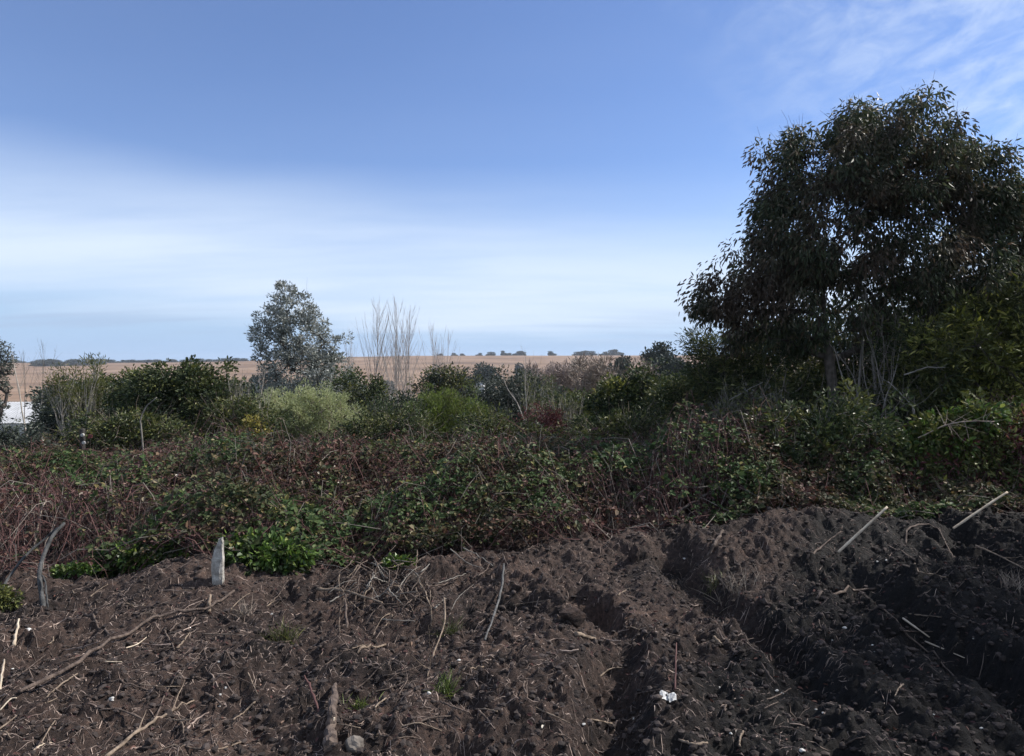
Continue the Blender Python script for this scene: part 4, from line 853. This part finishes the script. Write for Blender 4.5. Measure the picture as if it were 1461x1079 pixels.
branch3('dead_branch', 'long pale fallen branch slanting from the big tree down to the left', 'branch', [(1078, 702, 7.9), (1110, 684, 8.1), (1140, 660, 8.4), (1172, 612, 8.9)], .013, .009, 'barktan', 7, 3)
branch3('dead_branch', 'pale dead stem standing steeply at the foot of the big tree', 'branch', [(1155, 690, 8.1), (1168, 650, 8.3), (1170, 615, 8.5)], .013, .008, 'barkgrey', 8, 1)
branch3('dead_branch', 'thin pale dead stem right of the trunk foot', 'branch', [(1196, 664, 8.6), (1202, 630, 8.7), (1196, 590, 8.8), (1190, 570, 8.9)], .010, .006, 'barkgrey', 9, 2)
branch3('dead_branch', 'bleached twiggy dead branch lying across the sunlit light green bush', 'branch', [(1310, 625, 7.8), (1345, 608, 7.7), (1385, 600, 7.65), (1420, 600, 7.6)], .008, .004, 'barktan', 10, 22, ground=False, tl=.4)
branch3('dead_branch', 'pale bare branch reaching right from the olive shrub under the crown', 'branch', [(1290, 535, 8.9), (1320, 526, 8.8), (1350, 526, 8.75)], .010, .005, 'barkgrey', 11, 5, ground=False)
branch3('dead_branch', 'long grey branch lying in the dark brambles left of the glossy bush', 'branch', [(930, 745, 7.2), (985, 718, 7.3), (1045, 683, 7.6)], .010, .008, 'barkgrey', 12, 3, tl=.2)
branch3('dead_branch', 'short grey branch lying level in the dark brambles', 'branch', [(960, 692, 7.4), (985, 696, 7.4), (1010, 694, 7.5)], .009, .007, 'barkgrey', 13, 1, ground=False)
branch3('dead_branch', 'short pale stick poking from the glossy bush above the soil', 'branch', [(1098, 742, 7.3), (1116, 733, 7.3), (1134, 723, 7.35)], .009, .007, 'barktan', 14)
branch3('dead_branch', 'steep brown stem leaning in the red brambles near the bright right stake', 'branch', [(1358, 730, 7.4), (1346, 705, 7.5), (1332, 684, 7.6)], .009, .007, 'barktan', 15, 2, tl=.25)
branch3('dead_branch', 'thin pale stem in the dark brambles below the feathery shrub', 'branch', [(1060, 670, 8.5), (1054, 645, 8.6), (1046, 620, 8.7)], .007, .005, 'barkgrey', 16, 1)
branch3('dead_branch', 'forked grey branch hanging in the shrub below the olive leaves', 'branch', [(1302, 650, 8.4), (1304, 600, 8.5), (1296, 575, 8.6), (1268, 545, 8.8)], .009, .005, 'barkgrey', 17, 5)
branch3('dead_branch', 'pale bare twig in the feathery shrub left of the trunk', 'branch', [(1040, 572, 9.8), (1062, 560, 9.8), (1088, 546, 9.8)], .008, .004, 'barkgrey', 18, 2, ground=False)

branch3('stake', 'long bright split stake leaning on the soil edge under the big tree', 'stake', [(1196, 788, 5.95), (1235, 752, 6.0), (1266, 724, 6.05)], .0105, .009, 'stickpale', 50, ground=False)
branch3('stake', 'bright split stake leaning at the right edge of the soil bank', 'stake', [(1360, 754, 6.35), (1404, 724, 6.4), (1437, 702, 6.45)], .0105, .009, 'stickpale', 51, ground=False)
g = np.random.default_rng(31)
for i in range(12):
    x0 = g.uniform(1195, 1290); x1 = x0+g.uniform(-60, 60); Yb = g.uniform(9.0, 9.5)
    b_ = branch3('bare_sapling', 'pale bare stem rising beside the trunk of the big dark tree', 'sapling', [(x0, 655, Yb), (x0+g.uniform(-12, 12), 600, Yb), ((x0+x1)/2+g.uniform(-10, 10), 540, Yb+.1), (x1, g.uniform(450, 500), Yb+.2)], g.uniform(.005, .012), .004, ['barkgrey', 'barkmid', 'barkgrey'][i % 3], 60+i, 5, tl=.3)
    b_['group'] = 'pale bare stems around the trunk of the big dark tree'
# --- white broken post stub
def broken_post():
    b = hit(311, 832); s = b[1]/F
    Zs = [(-.06, 8.5, 1.3), (.0, 9, .9), (12*s, 10, 0), (26*s, 10.5, -.4), (36*s, 10, 0), (46*s, 8, 1.7), (54*s, 6.4, 3), (60*s, 5, 4.2), (63*s, 3.4, 5), (65*s, 1.4, 6)]
    g = np.random.default_rng(2); k = 10; V = []
    for z, w, dx in Zs:
        for j in range(k):
            th = j/k*2*math.pi; q = (abs(math.cos(th))**.6*np.sign(math.cos(th)), abs(math.sin(th))**.6*np.sign(math.sin(th)))
            V.append((b[0]+(q[0]*w*.85+dx)*s+g.normal(0, .0028), b[1]+q[1]*w*.6*s+g.normal(0, .0028), b[2]+z+g.normal(0, .006)))
    Fq = [[i*k+j, i*k+(j+1) % k, (i+1)*k+(j+1) % k, (i+1)*k+j] for i in range(len(Zs)-1) for j in range(k)]
    mb = MB(); mb.add(V, Fq); mb.add(V, [[(len(Zs)-1)*k+j for j in range(k)]])
    tagit(mb.build('broken_post', M['white'], None, loc=b), 'whitish broken post stub standing at the edge of the brambles', 'post')
broken_post()
# tan stub below it
stick('wood_stub', 'small tan wood stub standing upright below the white post stub', 'wood', [(297, 876), (300, 862)], 9, 'sticktan', seed=77, lift=[0, .05], taper=.7)

# --- marker post with two pale discs and a red tag
def marker():
    Y = 10.0; b = at(118, 660, Y); zt = at(118, 612, Y)[2]; gzv = float(G(b[0], b[1]))
    t = empty('marker_post', (b[0], Y, gzv), 'short dark post with two pale round spots and a red tag in the brambles', 'post')
    mb = MB(); r = .035
    mb.add(*tubes(np.array([[[b[0], Y, gzv-.1], [b[0], Y, gzv+.3], [b[0], Y, zt-.01], [b[0], Y, zt], [b[0], Y, zt+.002]]]), np.array([[r, r, r, r*.9, .001]]), 10)); mb.build('post', M['post'], t)
    for (px, py) in ((117, 621), (119, 632)):
        c = at(px, py, Y-.05); d = MB(); d.add(*tubes(np.array([[c+[0, .025, 0], c+[0, .024, 0], c, c-[0, .004, 0]]]), np.array([[.001, .022, .022, .001]]), 14)); d.build('disc', M['palestone'], t)
    c = at(128, 623, Y-.02); d = MB(); V = [c+[-.03, .0, -.028], c+[.025, 0, -.02], c+[.03, .01, .02], c+[-.02, .01, .03]]; V = np.array(V+[v+[0, .012, 0] for v in V])
    d.add(V, [[0, 1, 2, 3], [7, 6, 5, 4], [0, 4, 5, 1], [1, 5, 6, 2], [2, 6, 7, 3], [3, 7, 4, 0]]); d.build('tag', M['red'], t)
marker()

# --- stones, log, litter
def ico(g, sub=2):
    import bmesh
    bm = bmesh.new(); bmesh.ops.create_icosphere(bm, subdivisions=sub, radius=1)
    V = np.array([v.co[:] for v in bm.verts]); Fq = np.array([[v.index for v in f.verts] for f in bm.faces]); bm.free(); return V, Fq
IV2, IF2 = ico(None, 3); IV1, IF1 = ico(None, 1)
def rock(name, label, cat, px, py, wpx, hpx, mat, seed, group=None, sink=.35, rough=.22, depth=.8):
    g = np.random.default_rng(seed); b = hit(px, py); s = b[1]/F
    V = IV2.copy(); o = g.uniform(0, 50, 3)
    n = sum(a*(np.sin(V@nz(g.normal(size=3))*f*2+o[0]*k)) for k, (a, f) in enumerate(((.5, 1.2), (.35, 2.2), (.25, 3.7), (.18, 5.5), (.12, 8))))
    V = V*(1+rough*n[:, None])
    for _ in range(5):   # chipped planes
        d = nz(g.normal(size=3)); q = V@d; lim = .72; V = V-np.clip(q-lim, 0, None)[:, None]*d*.85
    V = V*np.array([wpx*.5*s, wpx*.5*s*depth, hpx*.5*s]); a = g.uniform(-.5, .5); V[:, :2] = V[:, :2]@np.array([[math.cos(a), -math.sin(a)], [math.sin(a), math.cos(a)]])
    V = V+b+np.array([0, 0, hpx*.5*s*(1-2*sink)+0])
    mb = MB(); mb.add(V, IF2, 0, False); return tagit(mb.build(name, M[mat], None, loc=b), label, cat, group)
rock('stone', 'pale jagged stone at the bottom edge right of the small log', 'stone', 505, 1068, 34, 26, 'stone', 1)
rock('stone', 'white pebble near the left edge of the soil', 'stone', 41, 900, 10, 7, 'palestone', 2)
rock('stone', 'cream pebble lying by the dark hollow on the left', 'stone', 160, 998, 8, 7, 'palestone', 3)
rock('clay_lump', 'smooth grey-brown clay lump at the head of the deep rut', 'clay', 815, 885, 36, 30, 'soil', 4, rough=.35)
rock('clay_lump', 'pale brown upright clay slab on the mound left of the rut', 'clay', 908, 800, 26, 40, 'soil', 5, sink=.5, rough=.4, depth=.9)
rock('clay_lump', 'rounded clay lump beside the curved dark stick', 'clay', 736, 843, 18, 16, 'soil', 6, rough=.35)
GP = 'small white pebbles and chips lying in the dark soil'
for i, (px, py, w) in enumerate([(312, 945, 8), (322, 982, 7), (314, 992, 8), (313, 1008, 6), (388, 878, 9), (1205, 897, 9), (1245, 921, 6), (1248, 931, 5), (1026, 982, 7), (1108, 986, 9), (1116, 990, 7), (1164, 1013, 6), (1175, 1018, 7), (1243, 1044, 6), (1090, 1034, 5), (1043, 1047, 7), (1332, 1020, 5), (1400, 1040, 8), (905, 1026, 8), (833, 1034, 8), (1188, 914, 5), (1265, 800, 6), (1252, 802, 6), (977, 798, 7), (160, 1000, 6), (78, 862, 5), (18, 955, 6), (655, 943, 7), (612, 990, 9), (1118, 947, 5), (1145, 1072, 12), (1412, 945, 5), (1390, 912, 6), (990, 1016, 6)]):
    rock('pebble', 'small white pebble or chip lying in the dark soil', 'pebble', px, py, w*.75, w*.42, 'palestone', 40+i, GP, sink=.25)
def small_log():
    P = [hit(470, 1075), hit(472, 1050), hit(475, 1018), hit(477, 982)]; s = 3.4/F
    for p in P: p[2] = G(p[0], p[1])+.02
    Q = spline(P, 14); rr = np.array([11, 11, 10, 10, 9.5, 9, 10, 9, 8.5, 8, 7.5, 6.5, 5, 2.5])*.8*s
    g = np.random.default_rng(4); Q[:, 0] += g.normal(0, .004, 14); Q[:, 2] = np.maximum(Q[:, 2], G(Q[:, 0], Q[:, 1]))
    Q = np.vstack([Q[0], Q, Q[-1]]); rr = np.concatenate([[.001], rr*(1+g.normal(0, .1, 14)), [.001]])
    t = empty('small_log', P[0], 'knobbly grey-brown log standing on end out of the soil at the bottom', 'log')
    V, Fq = tubes(Q[None], rr[None], 12); V = V+.012*np.stack([fbm(V[:, 1]*30+V[:, 0]*40, V[:, 2]*30, 7+k, 2) for k in range(3)], -1)
    mb = MB(); mb.add(V, Fq); mb.build('stem', M['stick'], t)
    c = Q[9]+np.array([.0, -.018, .0]); mb = MB(); V = [c+np.array([.004, -.004, .0])*1]
    q = np.array([Q[7]+[.012, -.02, .004], Q[8]+[.013, -.02, .004], Q[9]+[.012, -.02, .004], Q[10]+[.010, -.016, .004]])
    mb.add(*tubes(q[None], np.array([[.002, .007, .007, .002]]), 6)); mb.build('scar', M['stickpale'], t)
small_log()
def litter():
    b = hit(953, 1000); g = np.random.default_rng(9); s = b[1]/F
    t = empty('paper_litter', b, 'crumpled white scrap of litter lying in the dark soil', 'litter')
    for (dx, dy, w, h) in ((-5, 2, 11, 20), (6, -2, 11, 16)):
        n = 7; u, v = np.meshgrid(np.linspace(-.5, .5, n), np.linspace(-.5, .5, n))
        ang = g.uniform(0, 3); X = (u*w+dx)*s+g.normal(0, .0015, u.shape); Yv = v*w*s+dy*s; Z = .012+(v+.5)*h*s*.35+.004*np.sin(u*5+ang)+.004*np.sin(v*6)+g.normal(0, .0015, u.shape)
        edge_ = (np.abs(u) > .4) & (np.abs(v) > .4); Z = np.where(edge_, Z*.5, Z)
        V = np.stack([b[0]+X, b[1]+Yv, b[2]+Z], -1).reshape(-1, 3); i = (np.arange(n-1)[:, None]*n+np.arange(n-1)).ravel()
        q = np.stack([i, i+1, i+1+n, i+n], -1); V2 = V-np.array([0, 0, .0025])
        mb = MB(); mb.add(np.vstack([V, V2]), np.vstack([q, (q+n*n)[:, ::-1]])); mb.build('scrap', M['paper'], t)
litter()

# grass tufts
def tuft(label, px, py, wpx, hpx, seed, mat='yellowgreen', n=60, name='grass_tuft'):
    g = np.random.default_rng(seed); b = hit(px, py); s = b[1]/F; mb = MB()
    x = b[0]+g.normal(0, .25, n)*wpx*s; y = b[1]+g.normal(0, .2, n)*wpx*s; P = np.stack([x, y, G(x, y)-.004], -1)
    D = nz(np.stack([g.normal(0, .45, n), g.normal(0, .45, n), np.ones(n)], -1)); m = 5; tt = np.linspace(0, 1, m)
    L = g.uniform(.5, 1.1, n)*hpx*s; Q = P[:, None]+D[:, None]*(tt[:, None]*L[:, None, None]); Q[:, :, 2] -= (tt**2)[None]*L[:, None]*.35*g.random((n, 1)); Q[:, :, :2] += D[:, None, :2]*(tt**2)[None, :, None]*L[:, None, None]*.4
    mb.add(*tubes(Q, np.full((n, 1), .0016)*np.array([1, 1, .85, .6, .15]), 3))
    tagit(mb.build(name, M[mat], None, loc=b), label, 'grass')
tuft('green grass tuft at the left of the dark rut below the bramble clump', 405, 915, 46, 34, 1, n=110)
tuft('bright green grass tuft in the lower middle of the soil', 636, 990, 30, 36, 2, 'broom', 60)
tuft('low green sprig left of the arching root', 512, 1008, 34, 18, 3, 'broom', 60)
tuft('dry tan grass tuft growing on the mound right of the rut', 1052, 845, 60, 40, 4, 'dry', 90)
tuft('faint green tuft beside the dry tan grass tuft', 1020, 835, 34, 26, 5, 'olive', 50)
tuft('yellow-green weed tuft beside the pale grey leaning twig', 643, 905, 30, 30, 6, 'olive', 50)
tuft('dry straw tuft at the twig heap below the bright bramble sprig', 604, 835, 24, 30, 7, 'dry', 60)
tuft('dry straw tuft under the right end of the long diagonal stick', 345, 880, 26, 34, 8, 'dry', 60)
tuft('pale dry straw tuft near the right edge of the dark soil', 1446, 835, 40, 34, 9, 'dry', 60)

# loose litter nobody could count
def scatter():
    g = np.random.default_rng(70)
    def pts(n, pow_=1.0):
        y = 2.7+(g.random(n)**pow_)*4.6; x = g.uniform(-1, 1, n)*(.9+.74*y); k = y < edge(x)+.1; return x[k], y[k]
    # clods
    mb = MB(); x, y = pts(26000); n = len(x); r = .002+.018*g.random(n)**4.5+.004*g.random(n)
    V = IV1[None]*(1+g.normal(0, .16, (n, len(IV1), 1)))*r[:, None, None]*np.array([1, 1, .75])*g.uniform(.7, 1.3, (n, 1, 3))
    V = V+np.stack([x, y, G(x, y)+r*.3], -1)[:, None]
    Fq = (IF1[None]+(np.arange(n)*len(IV1))[:, None, None]).reshape(-1, 3); mb.add(V, Fq)
    tagit(mb.build('soil_crumbs', M['clod']), 'loose crumbs and clods of dark soil scattered over the dug ground', 'soil', kind='stuff')
    # chips and straw
    mb = MB(); x, y = pts(46000)
    k = g.random(len(x)) < np.clip(.62-.22*np.clip(x-.6*(y-3.2), -2, 4)+.6*fbm(x*1.1, y*1.1, 500, 3), .12, 1); x = x[k]; y = y[k]; n = len(x)
    az = g.uniform(0, 6.28, n); ln = .012+.085*g.random(n)**2.6; D = np.stack([np.cos(az), np.sin(az), g.normal(0, .25, n)], -1); D = nz(D)
    tt = np.linspace(-.5, .5, 4); c = np.stack([x, y, np.zeros(n)], -1)
    P = c[:, None]+D[:, None]*(tt[:, None]*ln[:, None, None])+g.normal(0, .03, (n, 4, 3))*ln[:, None, None]
    P[:, :, 2] = np.maximum(P[:, :, 2]*.3, 0)+G(P[:, :, 0], P[:, :, 1])+.003
    mb.add(*tubes(P, (.0007+.0017*g.random(n)**2.5)[:, None]*np.array([.4, 1, 1, .4]), 3))
    tagit(mb.build('wood_litter', M['chip']), 'fine wood chips, straw and root bits scattered over the dug soil', 'litter', kind='stuff')
    # fallen leaves, few pale
    mb = MB(); x, y = pts(3200); n = len(x); P = np.stack([x, y, G(x, y)+.006], -1)
    az = g.uniform(0, 6.28, n); D = np.stack([np.cos(az), np.sin(az), g.normal(0, .3, n)], -1); N = nz(np.stack([g.normal(0, .5, n), g.normal(0, .5, n), np.ones(n)], -1))
    L = g.uniform(.012, .035, n); mb.add(*leaves(P, D, N, L, L*.5, True, .3))
    tagit(mb.build('fallen_leaves', M['deadleaf']), 'withered leaves scattered over the dug soil', 'leaves', kind='stuff')
scatter()

# ---------------------------------------------------------------- air
def haze():
    m = bpy.data.materials.new('haze air'); m.use_nodes = True; nt = m.node_tree; nt.nodes.clear()
    o = nt.nodes.new('ShaderNodeOutputMaterial'); v = nt.nodes.new('ShaderNodeVolumePrincipled')
    v.inputs['Color'].default_value = (.80, .88, 1, 1); v.inputs['Density'].default_value = .00020; v.inputs['Anisotropy'].default_value = .2
    nt.links.new(v.outputs[0], o.inputs['Volume'])
    x0, x1, y0, y1, z0, z1 = -2400, 2400, -60, 2700, -70, 40
    V = [(x0, y0, z0), (x1, y0, z0), (x1, y1, z0), (x0, y1, z0), (x0, y0, z1), (x1, y0, z1), (x1, y1, z1), (x0, y1, z1)]
    mb = MB(); mb.add(V, [[3, 2, 1, 0], [4, 5, 6, 7], [0, 1, 5, 4], [1, 2, 6, 5], [2, 3, 7, 6], [3, 0, 4, 7]])
    tagit(mb.build('haze', m), 'thin bluish air over the valley and the far hill', 'haze', kind='stuff')
haze()
# ---------------------------------------------------------------- sky, sun, camera
AZ, EL = R_(73), R_(42)
W = bpy.data.worlds.new('World'); S.world = W; W.use_nodes = True
nt = W.node_tree; nt.nodes.clear(); L = nt.links
out = nt.nodes.new('ShaderNodeOutputWorld'); bg = nt.nodes.new('ShaderNodeBackground'); bg.inputs['Strength'].default_value = .0495
sky = nt.nodes.new('ShaderNodeTexSky'); sky.sky_type = 'NISHITA'; sky.sun_disc = False; sky.sun_elevation = EL; sky.sun_rotation = AZ
sky.air_density = 1.0; sky.dust_density = .1; sky.ozone_density = 4.0
tc = nt.nodes.new('ShaderNodeTexCoord'); sep = nt.nodes.new('ShaderNodeSeparateXYZ'); L.new(tc.outputs['Generated'], sep.inputs[0])
def math_(op, a, b=None, c=None):
    n = nt.nodes.new('ShaderNodeMath'); n.operation = op
    for i, v in enumerate((a, b, c)):
        if v is None: continue
        if isinstance(v, (int, float)): n.inputs[i].default_value = v
        else: L.new(v, n.inputs[i])
    return n.outputs[0]
def mapr(v, a, b, c=0, d=1):
    n = nt.nodes.new('ShaderNodeMapRange'); n.interpolation_type = 'SMOOTHSTEP'; L.new(v, n.inputs[0])
    n.inputs[1].default_value = a; n.inputs[2].default_value = b; n.inputs[3].default_value = c; n.inputs[4].default_value = d; return n.outputs[0]
X, Yv, Z = sep.outputs
zc = math_('MAXIMUM', Z, .0); den = math_('ADD', zc, .10)
uv = nt.nodes.new('ShaderNodeCombineXYZ'); L.new(math_('DIVIDE', X, den), uv.inputs[0]); L.new(math_('DIVIDE', Yv, den), uv.inputs[1])
def cnoise(scale, detail, rough, sx=1, sy=1, rot=0, off=0, dist=0):
    mp = nt.nodes.new('ShaderNodeMapping'); mp.inputs['Scale'].default_value = (sx, sy, 1); mp.inputs['Rotation'].default_value = (0, 0, rot); mp.inputs['Location'].default_value = (off, off*.7, 0)
    L.new(uv.outputs[0], mp.inputs[0]); n = nt.nodes.new('ShaderNodeTexNoise'); n.inputs['Scale'].default_value = scale; n.inputs['Detail'].default_value = detail; n.inputs['Roughness'].default_value = rough; n.inputs['Distortion'].default_value = dist
    L.new(mp.outputs[0], n.inputs['Vector']); return n.outputs['Fac']
n1 = cnoise(.35, 4, .5, .5, 1.0, .3, 3.1)
zj = math_('ADD', math_('MULTIPLY_ADD', math_('SUBTRACT', n1, .5), .20, Z), math_('MULTIPLY', X, .05))
band = math_('MULTIPLY', mapr(zj, .095, .255, 1, 0), mapr(zj, .015, .085, 0, 1))
n2 = cnoise(1.3, 6, .55, .35, 1.0, .15, 9.0)
band = math_('MULTIPLY', band, mapr(n2, .2, .65, .55, .95))
# wisps high on the right
n3 = cnoise(6.5, 9, .6, 1.25, .8, -.75, 5.0, .4); n3b = cnoise(.9, 4, .5, 1, 1, 0, 1.0)
right = math_('MULTIPLY', mapr(math_('ADD', X, math_('MULTIPLY', Z, .55)), .36, .78), mapr(Z, .14, .30))
wisp = math_('MULTIPLY', right, mapr(math_('MULTIPLY_ADD', n3b, .5, n3), .52, 1.02, 0, .72))
veil = math_('MULTIPLY', mapr(n1, .3, .7), .10)
# small grey stratus bars just over the horizon
n4 = cnoise(1.0, 5, .5, .25, 1.2, 0, 14.0)
low = math_('MULTIPLY', math_('MULTIPLY', mapr(Z, .02, .04), mapr(Z, .05, .09, 1, 0)), mapr(n4, .52, .66, 0, .5))
tint = nt.nodes.new('ShaderNodeMixRGB'); tint.blend_type = 'MULTIPLY'; tint.inputs[0].default_value = 1; L.new(sky.outputs[0], tint.inputs[1]); tint.inputs[2].default_value = (1.04, 1.05, 1.24, 1)
hz = nt.nodes.new('ShaderNodeMixRGB'); L.new(mapr(Z, .0, .16, 1, 0), hz.inputs[0]); L.new(tint.outputs[0], hz.inputs[1]); hz.inputs[2].default_value = (3.3, 4.9, 7.3, 1)
away = math_('MULTIPLY', math_('MAXIMUM', mapr(Yv, .15, -.35, 0, .75), mapr(Z, .6, .85, 0, .6)), mapr(n3b, .3, .6, .55, 1))
mask = math_('MAXIMUM', math_('MAXIMUM', math_('MAXIMUM', band, wisp), veil), away)
m1 = nt.nodes.new('ShaderNodeMixRGB'); L.new(mask, m1.inputs[0]); L.new(hz.outputs[0], m1.inputs[1]); m1.inputs[2].default_value = (6.3, 7.3, 8.8, 1)
m2 = nt.nodes.new('ShaderNodeMixRGB'); L.new(low, m2.inputs[0]); L.new(m1.outputs[0], m2.inputs[1]); m2.inputs[2].default_value = (3.6, 4.6, 6.4, 1)
L.new(m2.outputs[0], bg.inputs['Color']); L.new(bg.outputs[0], out.inputs[0])

sl = bpy.data.lights.new('sun', 'SUN'); sl.energy = 3.0; sl.angle = R_(1.0); sl.color = (1, .95, .88)
so = bpy.data.objects.new('sun', sl); COL.objects.link(so)
from mathutils import Vector
dirv = Vector((math.sin(AZ)*math.cos(EL), math.cos(AZ)*math.cos(EL), math.sin(EL)))
so.rotation_euler = dirv.to_track_quat('Z', 'Y').to_euler(); so.location = dirv*60
cam = bpy.data.cameras.new('camera'); cam.lens = 36*F/1461; cam.sensor_width = 36; cam.sensor_fit = 'HORIZONTAL'; cam.clip_end = 6000; cam.clip_start = .05
co = bpy.data.objects.new('camera', cam); COL.objects.link(co); co.location = (0, 0, EYE); co.rotation_euler = (R_(90)-PITCH, 0, 0); S.camera = co
for o in COL.objects:
    if '_o' in o: del o['_o']
S.view_settings.view_transform = 'Standard'; S.view_settings.look = 'None'; S.view_settings.gamma = 1; S.view_settings.exposure = 1.32
S.cycles.max_bounces = 6; S.cycles.diffuse_bounces = 3; S.cycles.glossy_bounces = 2; S.cycles.transmission_bounces = 3
